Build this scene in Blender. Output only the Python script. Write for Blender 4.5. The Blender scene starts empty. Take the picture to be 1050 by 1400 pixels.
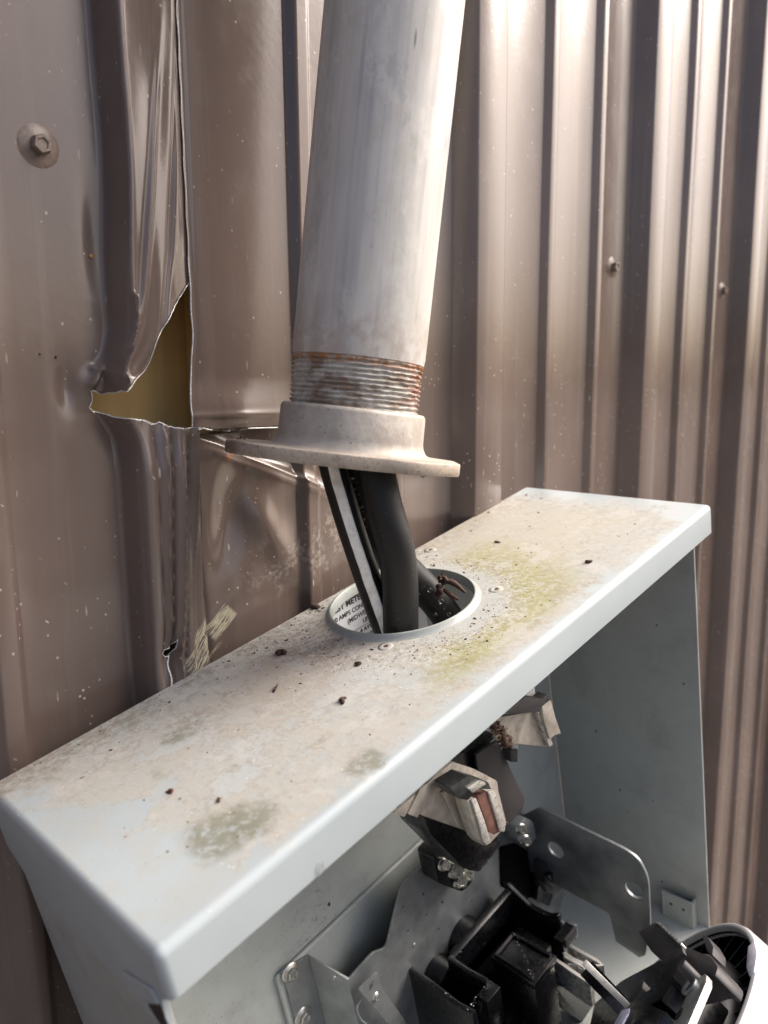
import bpy, bmesh, math, random
import numpy as np
from mathutils import Vector, Matrix, noise as mnoise
random.seed(7); rng = np.random.RandomState(5)
R = math.radians
sc = bpy.context.scene
col = sc.collection
# ------------------------------------------------------------------ camera, sky, sun, exposure
WC = np.array([[0.69905, -0.12064, 0.70482], [-0.715, -0.10412, 0.69133], [-0.01002, -0.98722, -0.15904]])  # columns: camera right, down, forward
EYE = np.array([0.0, -0.30305, 1.5])
FOC = 1050.0
cam = bpy.data.cameras.new('camera'); camo = bpy.data.objects.new('camera', cam); col.objects.link(camo)
m = Matrix.Identity(4)
for i in range(3):
    m[i][0] = WC[i][0]; m[i][1] = -WC[i][1]; m[i][2] = -WC[i][2]; m[i][3] = EYE[i]
camo.matrix_world = m
cam.sensor_fit = 'HORIZONTAL'; cam.sensor_width = 36; cam.lens = 36; cam.clip_start = 0.01; cam.clip_end = 500
cam.dof.use_dof = True; cam.dof.focus_distance = 0.37; cam.dof.aperture_fstop = 13
sc.camera = camo
world = bpy.data.worlds.new('World'); sc.world = world; world.use_nodes = True
wn = world.node_tree
sky = wn.nodes.new('ShaderNodeTexSky'); sky.sky_type = 'NISHITA'; sky.sun_disc = False
SUN_EL, SUN_AZ = 44, 121          # azimuth clockwise from +Y
sky.sun_elevation = R(SUN_EL); sky.sun_rotation = R(SUN_AZ); sky.air_density = 0.7; sky.dust_density = 7.0; sky.ozone_density = 0.3
bg = wn.nodes['Background']; bg.inputs['Strength'].default_value = 0.12
wn.links.new(sky.outputs['Color'], bg.inputs['Color'])
sl = bpy.data.lights.new('sun', 'SUN'); sl.energy = 1.5; sl.angle = R(42); sl.color = (1.0, 0.975, 0.95)
so = bpy.data.objects.new('sun', sl); col.objects.link(so)
d = Vector((math.sin(R(SUN_AZ))*math.cos(R(SUN_EL)), math.cos(R(SUN_AZ))*math.cos(R(SUN_EL)), math.sin(R(SUN_EL))))
so.rotation_euler = d.to_track_quat('Z', 'Y').to_euler()
sc.view_settings.view_transform = 'Standard'; sc.view_settings.look = 'None'; sc.view_settings.gamma = 1
sc.view_settings.exposure = 1.2

# ------------------------------------------------------------------ helpers
MM = 0.001
ZE = 1500.0                                   # eye height; wall coordinates below are in mm with z measured from it
def wall_at(px, py, y=16.6):                  # point of the photograph on the plane y (mm) in front of / behind the rib faces
    r = WC @ np.array([(px-525)/FOC, (py-700)/FOC, 1.0])
    t = (y + 303.05)/r[1]
    return (r[0]*t, y, r[2]*t)
ROLL = R(12.572)
RB = np.array([[math.cos(ROLL), 0, -math.sin(ROLL)], [0, 1, 0], [math.sin(ROLL), 0, math.cos(ROLL)]])
BO = np.array([89.94, 303.05, -150.68])       # box origin (back left top corner) seen from the eye
def bx(px, py, ax, v):                        # same in the frame of the tilted meter box: plane axis ax = v
    r = RB.T @ (WC @ np.array([(px-525)/FOC, (py-700)/FOC, 1.0])); o = RB.T @ (-BO)
    return o + (v-o[ax])/r[ax]*r
def link(o, parent=None):
    col.objects.link(o)
    if parent: o.parent = parent
    return o
def tag(o, label=None, cat=None, group=None, kind=None):
    if label: o['label'] = label
    if cat: o['category'] = cat
    if group: o['group'] = group
    if kind: o['kind'] = kind
    return o
def empty(name, loc=(0, 0, 0), rot=None, label=None, cat=None, group=None, parent=None):
    o = bpy.data.objects.new(name, None); o.location = loc; o.empty_display_size = 0.01
    if rot is not None: o.rotation_euler = rot
    link(o, parent); tag(o, label, cat, group)
    return o
def mesh(name, verts, faces, mat=None, parent=None, smooth=False, scale=MM, angle=None):
    me = bpy.data.meshes.new(name)
    me.from_pydata([tuple(c*scale for c in v) for v in verts], [], faces)
    me.validate(); me.update()
    return finish(name, me, mat, parent, smooth, angle)
def finish(name, me, mat, parent, smooth, angle=None):
    if smooth or angle:
        for p in me.polygons: p.use_smooth = True
    if angle: me.set_sharp_from_angle(angle=R(angle))
    if mat: me.materials.append(mat)
    o = bpy.data.objects.new(name, me); link(o, parent)
    return o
def from_bm(name, bm, mat, parent=None, smooth=False, angle=None, recalc=True):
    if recalc: bmesh.ops.recalc_face_normals(bm, faces=bm.faces)
    me = bpy.data.meshes.new(name); bm.to_mesh(me); bm.free()
    return finish(name, me, mat, parent, smooth, angle)
def join_bm(bm, other):
    me = bpy.data.meshes.new('t'); other.to_mesh(me); other.free(); bm.from_mesh(me); bpy.data.meshes.remove(me)
def bev(bm, w, seg=2, ang=30):
    es = [e for e in bm.edges if len(e.link_faces) == 2 and e.calc_face_angle(0) > R(ang)]
    if es and w > 0: bmesh.ops.bevel(bm, geom=es, offset=w*MM, segments=seg, affect='EDGES', profile=0.5, clamp_overlap=True)
def box_bm(a, b, bw=0.4, seg=2):
    bm = bmesh.new(); bmesh.ops.create_cube(bm, size=1)
    for v in bm.verts:
        v.co = Vector([(a[i]+b[i])/2*MM + v.co[i]*(b[i]-a[i])*MM for i in range(3)])
    bev(bm, bw, seg); return bm
def prism_bm(pts, ax, v0, v1, bw=0.3, holes=()):
    """polygon pts (2-D in the two other axes, mm) from v0 to v1 along ax"""
    oth = [i for i in range(3) if i != ax]
    def P(q, v):
        c = [0, 0, 0]; c[oth[0]] = q[0]*MM; c[oth[1]] = q[1]*MM; c[ax] = v*MM; return Vector(c)
    bm = bmesh.new()
    if not holes:
        vs = [bm.verts.new(P(q, v0)) for q in pts]; f = bm.faces.new(vs)
    else:
        es = []
        for lp in [pts]+list(holes):
            vs = [bm.verts.new(P(q, v0)) for q in lp]
            es += [bm.edges.new((vs[i], vs[(i+1) % len(vs)])) for i in range(len(vs))]
        bmesh.ops.triangle_fill(bm, use_beauty=True, use_dissolve=False, edges=es)
    fs = bm.faces[:]
    r = bmesh.ops.extrude_face_region(bm, geom=fs)
    dv = Vector([0, 0, 0]); dv[ax] = (v1-v0)*MM
    for g in r['geom']:
        if isinstance(g, bmesh.types.BMVert): g.co += dv
    bmesh.ops.recalc_face_normals(bm, faces=bm.faces)
    bev(bm, bw, 2, 40)
    return bm
def rounded(pts, rad, n=5):
    out = []; k = len(pts)
    rad = rad if isinstance(rad, (list, tuple)) else [rad]*k
    for i in range(k):
        p = np.array(pts[i], float); a = np.array(pts[i-1], float)-p; b = np.array(pts[(i+1) % k], float)-p
        la, lb = np.linalg.norm(a), np.linalg.norm(b); a /= la; b /= lb
        r = min(rad[i], la*0.45, lb*0.45)
        if r <= 0: out.append(tuple(p)); continue
        for j in range(n+1):
            t = j/n; q = (1-t)**2*(p+a*r)+2*t*(1-t)*p+t*t*(p+b*r); out.append(tuple(q))
    return out
def circ(cx, cy, r, n=24, r2=None, rot=0):
    r2 = r2 or r
    return [(cx+r*math.cos(t)*math.cos(rot)-r2*math.sin(t)*math.sin(rot), cy+r*math.cos(t)*math.sin(rot)+r2*math.sin(t)*math.cos(rot)) for t in [2*math.pi*i/n for i in range(n)]]
def lathe_bm(prof, n=64, wob=0.0, closed=False):
    bm = bmesh.new(); rings = []
    for (r, z) in prof:
        rings.append([bm.verts.new(Vector((r*math.cos(2*math.pi*i/n), r*math.sin(2*math.pi*i/n), z))*MM) for i in range(n)])
    k = len(prof)
    for j in range(k if closed else k-1):
        a, b = rings[j], rings[(j+1) % k]
        for i in range(n): bm.faces.new((a[i], a[(i+1) % n], b[(i+1) % n], b[i]))
    if not closed:
        if prof[0][0] > 1e-6 and prof[0][0] < 0.02: pass
    return bm
def cap(bm, prof_ring_first=True):
    bmesh.ops.holes_fill(bm, edges=[e for e in bm.edges if e.is_boundary])
def tube(name, pts, rad, mat, parent=None, n=16, sub=6, cap_ends=True, squash=None):
    """smooth tube through pts (mm)"""
    P = [np.array(p, float) for p in pts]; rr = rad if isinstance(rad, (list, tuple)) else [rad]*len(P)
    Q = []; RR = []
    ext = [2*P[0]-P[1]]+P+[2*P[-1]-P[-2]]
    for i in range(len(P)-1):
        a, b, c, e = ext[i:i+4]
        for j in range(sub):
            t = j/sub
            Q.append(0.5*((2*b)+(-a+c)*t+(2*a-5*b+4*c-e)*t*t+(-a+3*b-3*c+e)*t**3)); RR.append(rr[i]*(1-t)+rr[i+1]*t)
    Q.append(P[-1]); RR.append(rr[-1])
    T0 = Q[1]-Q[0]; T0 /= np.linalg.norm(T0)
    up = np.array([0, 1.0, 0]) if abs(T0[1]) < 0.9 else np.array([1.0, 0, 0])
    N = np.cross(T0, up); N /= np.linalg.norm(N); V = []; F = []
    for i, q in enumerate(Q):
        T = Q[min(i+1, len(Q)-1)]-Q[max(i-1, 0)]; T /= np.linalg.norm(T)
        N = N-T*np.dot(N, T); N /= np.linalg.norm(N); Bn = np.cross(T, N)
        for k in range(n):
            th = 2*math.pi*k/n; V.append(q+RR[i]*(math.cos(th)*N+math.sin(th)*Bn))
    for i in range(len(Q)-1):
        for k in range(n): F.append((i*n+k, i*n+(k+1) % n, (i+1)*n+(k+1) % n, (i+1)*n+k))
    if cap_ends: F.append(tuple(range(n))[::-1]); F.append(tuple(range((len(Q)-1)*n, len(Q)*n)))
    return mesh(name, V, F, mat, parent, angle=50)
def boolean(o, cutters, op='DIFFERENCE'):
    for c in cutters:
        md = o.modifiers.new('b', 'BOOLEAN'); md.operation = op; md.object = c; md.solver = 'EXACT'
    dg = bpy.context.evaluated_depsgraph_get(); me = bpy.data.meshes.new_from_object(o.evaluated_get(dg))
    o.modifiers.clear(); o.data = me
    for c in cutters: bpy.data.objects.remove(c, do_unlink=True)
    return o
def blob(name, p, size, mat, parent=None, seed=0, stretch=(1, 1, 1), rough=0.5, sub=2, rot=None):
    bm = bmesh.new(); bmesh.ops.create_icosphere(bm, subdivisions=sub, radius=1)
    for v in bm.verts:
        f = 1+rough*mnoise.noise(v.co*1.6+Vector((seed*3.1, seed*7.7, 0)))
        v.co = Vector([v.co[i]*f*stretch[i]*size*MM for i in range(3)])
    o = from_bm(name, bm, mat, parent, smooth=True); o.location = Vector(p)*MM
    if rot: o.rotation_euler = rot
    return o

# ------------------------------------------------------------------ node shorthand
class S:
    def __init__(s, g, sock): s.g = g; s.s = sock
    def _m(s, op, o=None, r=False):
        n = s.g.nt.nodes.new('ShaderNodeMath'); n.operation = op
        a, b = (o, s) if r else (s, o)
        for i, v in enumerate((a, b)):
            if v is None: continue
            if isinstance(v, S): s.g.nt.links.new(v.s, n.inputs[i])
            else: n.inputs[i].default_value = v
        return S(s.g, n.outputs[0])
    def __add__(s, o): return s._m('ADD', o)
    __radd__ = __add__
    def __sub__(s, o): return s._m('SUBTRACT', o)
    def __rsub__(s, o): return s._m('SUBTRACT', o, True)
    def __mul__(s, o): return s._m('MULTIPLY', o)
    __rmul__ = __mul__
    def __truediv__(s, o): return s._m('DIVIDE', o)
    def __pow__(s, o): return s._m('POWER', o)
    def mx(s, o): return s._m('MAXIMUM', o)
    def mn(s, o): return s._m('MINIMUM', o)
    def ab(s): return s._m('ABSOLUTE')
    def sqrt(s): return s._m('SQRT')
    def sm(s, lo, hi, a=0.0, b=1.0):
        n = s.g.nt.nodes.new('ShaderNodeMapRange'); n.interpolation_type = 'SMOOTHSTEP'
        s.g.nt.links.new(s.s, n.inputs['Value'])
        if lo > hi: lo, hi, a, b = hi, lo, b, a
        n.inputs['From Min'].default_value = lo; n.inputs['From Max'].default_value = hi
        n.inputs['To Min'].default_value = a; n.inputs['To Max'].default_value = b
        return S(s.g, n.outputs['Result'])
class G:
    def __init__(s, name):
        s.mat = bpy.data.materials.new(name); s.mat.use_nodes = True; s.nt = s.mat.node_tree
        s.b = s.nt.nodes['Principled BSDF']; s.tc = s.nt.nodes.new('ShaderNodeTexCoord'); s.ob = s.tc.outputs['Object']
        sep = s.nt.nodes.new('ShaderNodeSeparateXYZ'); s.nt.links.new(s.ob, sep.inputs[0])
        s.x = S(s, sep.outputs[0])*1000.0; s.y = S(s, sep.outputs[1])*1000.0; s.z = S(s, sep.outputs[2])*1000.0
    def vec(s, x, y, z):
        n = s.nt.nodes.new('ShaderNodeCombineXYZ')
        for i, v in enumerate((x, y, z)):
            if isinstance(v, S): s.nt.links.new(v.s, n.inputs[i])
            else: n.inputs[i].default_value = v
        return n.outputs[0]
    def noise(s, scale, detail=4, rough=0.55, vec=None, st=(1, 1, 1), dist=0.0, off=0.0):
        """scale = features per metre in object space, st = stretch of the coordinates"""
        n = s.nt.nodes.new('ShaderNodeTexNoise'); mp = s.nt.nodes.new('ShaderNodeMapping')
        s.nt.links.new(vec if vec is not None else s.ob, mp.inputs[0]); mp.inputs['Scale'].default_value = st; mp.inputs['Location'].default_value = (off, off*0.7, off*1.3)
        s.nt.links.new(mp.outputs[0], n.inputs['Vector']); n.inputs['Scale'].default_value = scale; n.inputs['Detail'].default_value = detail
        n.inputs['Roughness'].default_value = rough; n.inputs['Distortion'].default_value = dist
        return S(s, n.outputs['Fac'])
    def voro(s, scale, st=(1, 1, 1), rnd=1.0, vec=None, feat='F1', outp='Distance'):
        n = s.nt.nodes.new('ShaderNodeTexVoronoi'); mp = s.nt.nodes.new('ShaderNodeMapping'); n.feature = feat
        s.nt.links.new(vec if vec is not None else s.ob, mp.inputs[0]); mp.inputs['Scale'].default_value = st
        s.nt.links.new(mp.outputs[0], n.inputs['Vector']); n.inputs['Scale'].default_value = scale; n.inputs['Randomness'].default_value = rnd
        return S(s, n.outputs[outp])
    def mix(s, f, a, b):
        n = s.nt.nodes.new('ShaderNodeMix'); n.data_type = 'RGBA'
        if isinstance(f, S): s.nt.links.new(f.s, n.inputs['Factor'])
        else: n.inputs['Factor'].default_value = f
        for k, v in ((6, a), (7, b)):
            if isinstance(v, tuple): n.inputs[k].default_value = (*v, 1)
            else: s.nt.links.new(v, n.inputs[k])
        return n.outputs[2]
    def set(s, **k):
        nm = dict(color='Base Color', rough='Roughness', metal='Metallic', spec='Specular IOR Level', coat='Coat Weight', coatr='Coat Roughness', trans='Transmission Weight', ior='IOR', sub='Subsurface Weight')
        for a, v in k.items():
            i = s.b.inputs[nm[a]]
            if isinstance(v, S): s.nt.links.new(v.s, i)
            elif isinstance(v, tuple): i.default_value = (*v, 1)
            elif isinstance(v, (int, float)): i.default_value = v
            else: s.nt.links.new(v, i)
        return s
    def bump(s, h, dist=0.2, strength=1.0):   # dist in mm
        n = s.nt.nodes.new('ShaderNodeBump'); n.inputs['Distance'].default_value = dist*MM; n.inputs['Strength'].default_value = strength
        s.nt.links.new(h.s, n.inputs['Height'])
        if s.b.inputs['Normal'].is_linked: s.nt.links.new(s.b.inputs['Normal'].links[0].from_socket, n.inputs['Normal'])
        s.nt.links.new(n.outputs[0], s.b.inputs['Normal']); return s
    def near(s, cx, cy, r0, r1, a='x', b='y', wob=None):
        dx = getattr(s, a)-cx; dy = getattr(s, b)-cy; dd = (dx*dx+dy*dy).sqrt()
        if wob is not None: dd = dd+wob
        return dd.sm(r1, r0, 0, 1) if r1 < r0 else dd.sm(r0, r1, 1, 0)

# ------------------------------------------------------------------ materials
def sstep(a, b, x): t = np.clip((x-a)/(b-a), 0, 1); return t*t*(3-2*t)
def M_wall():
    g = G('brown_painted_steel')
    big = g.noise(9, 3, 0.5); fine = g.noise(420, 4, 0.6); dust = g.noise(60, 5, 0.65, st=(1, 1, 0.6))
    col = g.mix(big.sm(0.35, 0.7), (0.116, 0.085, 0.071), (0.146, 0.108, 0.091))
    col = g.mix(dust.sm(0.5, 0.85)*0.15, col, (0.27, 0.22, 0.19))
    # pale scuffs and specks
    sp = g.voro(230, st=(1, 1, 1)); spm = sp.sm(0.16, 0.08)*g.noise(34, 3, 0.6, off=3).sm(0.52, 0.66)*(g.z.sm(60, -60)*0.8+0.35)
    sc_ = g.voro(120, st=(1.4, 1, 0.28)); scm = sc_.sm(0.10, 0.05)*g.noise(26, 3, 0.6, off=9).sm(0.44, 0.56)*(g.z.sm(20, -30)*0.75+0.25)
    sd_ = g.voro(190, vec=g.vec((g.x+g.z)*0.0007, g.y*0.001, (g.z-g.x)*0.00025)); scm = scm.mx(sd_.sm(0.09, 0.04)*g.noise(31, 3, 0.6, off=13).sm(0.45, 0.58)*g.z.sm(0, -50))
    sp2 = g.voro(95, st=(1, 1, 0.9)).sm(0.07, 0.035)*0.7
    # scuff band just above the box: the run-off splash
    col = g.mix((spm.mx(scm)).mx(sp2)*0.8, col, (0.50, 0.44, 0.38))
    # scraped paint beside the box corner: two patches of diagonal strokes down to the primer
    def patch(cx, cz, ang, hu, hv, thr, seed):
        ca, sa = math.cos(ang), math.sin(ang)
        dx = g.x-cx; dz = g.z-cz; u = dx*ca+dz*sa; v = dz*ca-dx*sa
        win = u.ab().sm(hu, hu*0.8)*v.ab().sm(hv, hv*0.85)
        n = g.noise(1, 2, 0.6, vec=g.vec(u*0.05+seed, v*0.9, 0.0))
        n2 = g.noise(1, 3, 0.6, vec=g.vec(u*0.25+seed, v*3.6, 2.0))
        return win*(n*0.45+n2*0.55).sm(thr+0.02, thr+0.08)
    a = patch(*PATCH1); b = patch(*PATCH2); c = patch(*PATCH3)
    col = g.mix(a.mx(b).mx(c)*0.85, col, (0.56, 0.53, 0.38))
    # faint run-off streaks and the splashed scum just above the box
    stk = g.noise(55, 5, 0.65, st=(1, 1, 0.035), off=17)
    col = g.mix(stk.sm(0.52, 0.75)*0.22, col, (0.30, 0.265, 0.24)); col = g.mix(g.noise(40, 5, 0.6, st=(1, 1, 0.05), off=19).sm(0.55, 0.75)*0.35, col, (0.085, 0.065, 0.058))
    scum = (g.z-g.x*0.2230+146.0+(dust-0.5)*70.0).ab().sm(13, 0)*fine.sm(0.44, 0.6)*g.x.sm(205, 260)*g.x.sm(340, 290)
    col = g.mix(scum*0.4, col, (0.42, 0.38, 0.34))
    # a little rust / orange resin at the tear
    rs = g.near(*RUST, 1.0, 5.0, 'x', 'z', fine*3.0)
    col = g.mix(rs*g.noise(500, 3, off=2).sm(0.42, 0.6), col, (0.45, 0.13, 0.04))
    g.set(color=col, rough=(fine*0.10+0.13)+spm*0.4+dust.sm(0.45, 0.8)*0.10, spec=0.6, coat=0.2, coatr=0.15)
    g.bump(g.noise(300, 2, 0.5), 0.10, 0.5); g.bump(g.noise(18, 2, 0.5, st=(1, 1, 0.35)), 1.3, 0.35)
    return g.mat
def plain(name, color, rough=0.5, metal=0.0, var=0.25, nscale=180, bump=0.1, spec=0.5, dirt=None, dirta=0.0, speck=None, rv=0.15):
    g = G(name); n = g.noise(nscale, 5, 0.6); n2 = g.noise(nscale*0.13, 3, 0.5, off=4)
    c2 = tuple(min(1, c*(1+var)) for c in color); c1 = tuple(c*(1-var) for c in color)
    c = g.mix((n*0.6+n2*0.4).sm(0.3, 0.7), c1, c2)
    if dirt: c = g.mix(g.noise(nscale*0.35, 6, 0.7, off=8).sm(0.5, 0.72)*dirta, c, dirt)
    if speck: c = g.mix(g.voro(420).sm(0.16, 0.07)*g.noise(70, 3, off=5).sm(0.46, 0.6), c, speck)
    g.set(color=c, rough=n*rv*2+(rough-rv), metal=metal, spec=spec)
    if bump: g.bump(n, bump, 0.6)
    return g.mat
PATCH1 = (*[wall_at(262, 880, 14)[i] for i in (0, 2)], R(52), 14, 7.0, 0.46, 1.0)
PATCH2 = (*[wall_at(305, 852, 14)[i] for i in (0, 2)], R(42), 9.5, 5.0, 0.43, 5.0)
PATCH3 = (*[wall_at(285, 905, 14)[i] for i in (0, 2)], R(40), 13, 1.2, 0.46, 9.0)
RUST = tuple(wall_at(323, 625, 12)[i] for i in (0, 2))
m_wall = M_wall()
m_torn = plain('torn_sheet_edge', (0.80, 0.78, 0.72), 0.45, 0.35, 0.4, 900, 0.2)
m_screwp = plain('painted_screw', (0.185, 0.140, 0.115), 0.42, 0, 0.3, 500, 0.2, dirt=(0.06, 0.045, 0.035), dirta=0.5)
m_black = plain('black_rubber_cable', (0.0035, 0.0035, 0.004), 0.5, 0, 0.3, 260, 0.05, speck=(0.10, 0.085, 0.07))
m_plastic = plain('black_plastic', (0.0035, 0.0035, 0.0045), 0.30, 0, 0.3, 300, 0.05, speck=(0.16, 0.16, 0.16))
m_void = plain('painted_dark_inside', (0.0012, 0.0012, 0.0015), 0.75, 0, 0.2, 300, 0, spec=0.1)  # near-black colour stands in for the shade deep inside wells and opening
m_plastic2 = plain('grey_black_fibre_board', (0.030, 0.027, 0.029), 0.55, 0, 0.2, 300, 0.08)
m_stripe = plain('white_stripe_paint', (0.90, 0.87, 0.82), 0.5, 0, 0.15, 300, 0.1, dirt=(0.50, 0.38, 0.30), dirta=0.5)
m_box_in = plain('grey_enamel_inside', (0.36, 0.385, 0.37), 0.42, 0, 0.06, 90, 0.06, dirt=(0.24, 0.245, 0.225), dirta=0.5, speck=(0.12, 0.12, 0.11))
m_galv = plain('galvanised_steel', (0.25, 0.265, 0.27), 0.42, 0.6, 0.28, 75, 0.08, dirt=(0.10, 0.10, 0.10), dirta=0.35, speck=(0.45, 0.45, 0.45))
m_zinc = plain('zinc_screw', (0.50, 0.50, 0.46), 0.30, 0.9, 0.2, 300, 0.05)
m_brass = plain('tinned_brass_terminal', (0.48, 0.445, 0.39), 0.38, 0.5, 0.25, 190, 0.15, dirt=(0.12, 0.09, 0.065), dirta=0.6)
m_copper = plain('scorched_copper', (0.23, 0.12, 0.095), 0.40, 0.5, 0.4, 160, 0.1, dirt=(0.10, 0.035, 0.02), dirta=0.6)
m_jaw = plain('spring_jaw_steel', (0.62, 0.60, 0.56), 0.28, 0.55, 0.15, 260, 0.04, dirt=(0.14, 0.12, 0.10), dirta=0.25)
m_white = plain('white_meter_plastic', (0.42, 0.42, 0.425), 0.4, 0, 0.03, 120, 0.03)
m_debris = plain('dry_leaf_debris', (0.060, 0.030, 0.018), 0.8, 0, 0.5, 900, 0.3)
m_debris_pale = plain('pale_husk_debris', (0.26, 0.19, 0.13), 0.8, 0, 0.4, 900, 0.3)
m_red = plain('reddish_bud', (0.085, 0.022, 0.014), 0.5, 0, 0.5, 900, 0.3)
def M_pipe():
    g = G('weathered_galvanised_pipe')
    n = g.noise(70, 5, 0.6, st=(1, 1, 0.16)); n2 = g.noise(16, 3, 0.5, st=(1, 1, 0.4), off=3); f = g.noise(600, 4, 0.6)
    c = g.mix(n.sm(0.3, 0.7), (0.43, 0.42, 0.405), (0.57, 0.555, 0.53))
    c = g.mix(n2.sm(0.42, 0.66)*0.6, c, (0.60, 0.58, 0.53))
    c = g.mix(g.noise(260, 4, 0.6, st=(1, 1, 0.03), off=15).sm(0.42, 0.75)*0.45, c, (0.27, 0.28, 0.29))
    c = g.mix(g.noise(45, 6, 0.7, off=21).sm(0.56, 0.66)*0.30, c, (0.44, 0.42, 0.34))
    c = g.mix(g.noise(38, 8, 0.72, st=(1, 1, 0.6), off=25).sm(0.50, 0.60)*0.5, c, (0.64, 0.63, 0.59))
    c = g.mix(g.noise(85, 8, 0.72, st=(1, 1, 0.5), off=27).sm(0.56, 0.64)*0.35, c, (0.30, 0.31, 0.31))
    c = g.mix(g.voro(70, st=(1, 1, 0.16)).sm(0.06, 0.02)*g.noise(30, 3, off=33).sm(0.45, 0.55)*0.8, c, (0.14, 0.14, 0.14))
    c = g.mix(g.noise(95, 5, 0.65, st=(1.2, 1.2, 0.05), off=6).sm(0.57, 0.70)*0.45, c, (0.20, 0.205, 0.21))
    c = g.mix(g.voro(110, st=(1, 1, 0.35)).sm(0.09, 0.04)*g.noise(30, 3, off=6).sm(0.5, 0.6), c, (0.11, 0.10, 0.09))
    c = g.mix(g.z.sm(75, 52)*g.noise(120, 5, 0.6, off=7).sm(0.35, 0.65)*0.75, c, (0.40, 0.325, 0.28))
    crk = g.voro(26, st=(1, 1, 0.7), feat='DISTANCE_TO_EDGE', vec=g.vec(g.x*0.001+g.noise(60, 4)*0.03, g.y*0.001, g.z*0.001+g.noise(80, 4, off=2)*0.02)).sm(0.012, 0.004)*g.z.sm(110, 70)*0.6
    c = g.mix(crk*g.noise(22, 3, off=12).sm(0.5, 0.6), c, (0.16, 0.13, 0.11))
    g.set(color=c, rough=n*0.2+0.42, metal=0.1, spec=0.4); g.bump(n, 0.25, 0.5); g.bump(f, 0.05, 0.5); return g.mat
def M_hub():
    g = G('cast_zinc_hub'); n = g.noise(90, 6, 0.65); f = g.noise(520, 4, 0.6)
    c = g.mix(n.sm(0.3, 0.7), (0.35, 0.32, 0.285), (0.46, 0.425, 0.38))
    # lower edge: tan crust, and rust towards the wall corner
    c = g.mix(g.z.sm(8, 4)*0.65, c, (0.46, 0.375, 0.29))
    c = g.mix(g.z.sm(7.5, 5)*f.sm(0.5, 0.68)*0.6, c, (0.19, 0.13, 0.085))
    far = ((g.x+39)*(g.x+39)+(g.y-40)*(g.y-40)).sqrt()
    c = g.mix(far.sm(40, 8)*n.sm(0.38, 0.6)*0.9, c, (0.115, 0.065, 0.040))
    c = g.mix(far.sm(14, 5)*f.sm(0.52, 0.6), c, (0.42, 0.10, 0.035))
    c = g.mix(g.noise(30, 8, 0.7, off=14).sm(0.50, 0.58)*0.5, c, (0.27, 0.23, 0.19))
    c = g.mix(g.voro(300).sm(0.16, 0.08)*f.sm(0.4, 0.6), c, (0.20, 0.15, 0.11))
    c = g.mix(g.z.sm(24, 32)*f.sm(0.45, 0.62)*0.5, c, (0.16, 0.12, 0.09))
    g.set(color=c, rough=0.6, metal=0.2, spec=0.35); g.bump(f, 0.16, 0.6); g.bump(n, 0.6, 0.4); return g.mat
def M_thread():
    g = G('rusted_pipe_thread'); f = g.noise(330, 5, 0.7); n = g.noise(70, 4, 0.6, st=(1, 1, 1.6))
    c = g.mix(f.sm(0.3, 0.7), (0.36, 0.345, 0.31), (0.58, 0.555, 0.51))
    c = g.mix(n.sm(0.46, 0.62)*0.7, c, (0.125, 0.105, 0.075))
    a1 = ((g.x+14)*(g.x+14)+(g.y+24)*(g.y+24)+(g.z-46)*(g.z-46)*3).sqrt()
    a2 = ((g.x-13)*(g.x-13)+(g.y+27)*(g.y+27)+(g.z-39)*(g.z-39)*0.6).sqrt()
    c = g.mix(a2.sm(14, 5)*f.sm(0.42, 0.56), c, (0.27, 0.085, 0.05))
    c = g.mix(n.sm(0.42, 0.6)*f.sm(0.38, 0.55)*0.5, c, (0.25, 0.13, 0.075))
    c = g.mix(g.z.sm(42, 45)*f.sm(0.40, 0.56)*0.85, c, (0.36, 0.155, 0.06))
    c = g.mix(g.voro(260, st=(1, 1, 1)).sm(0.17, 0.12)*g.x.sm(12, 24), c, (0.015, 0.012, 0.01))
    g.set(color=c, rough=0.72, metal=0.05, spec=0.25); g.bump(f, 0.7, 0.8); return g.mat
m_pipe, m_hub, m_thread = M_pipe(), M_hub(), M_thread()
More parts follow.
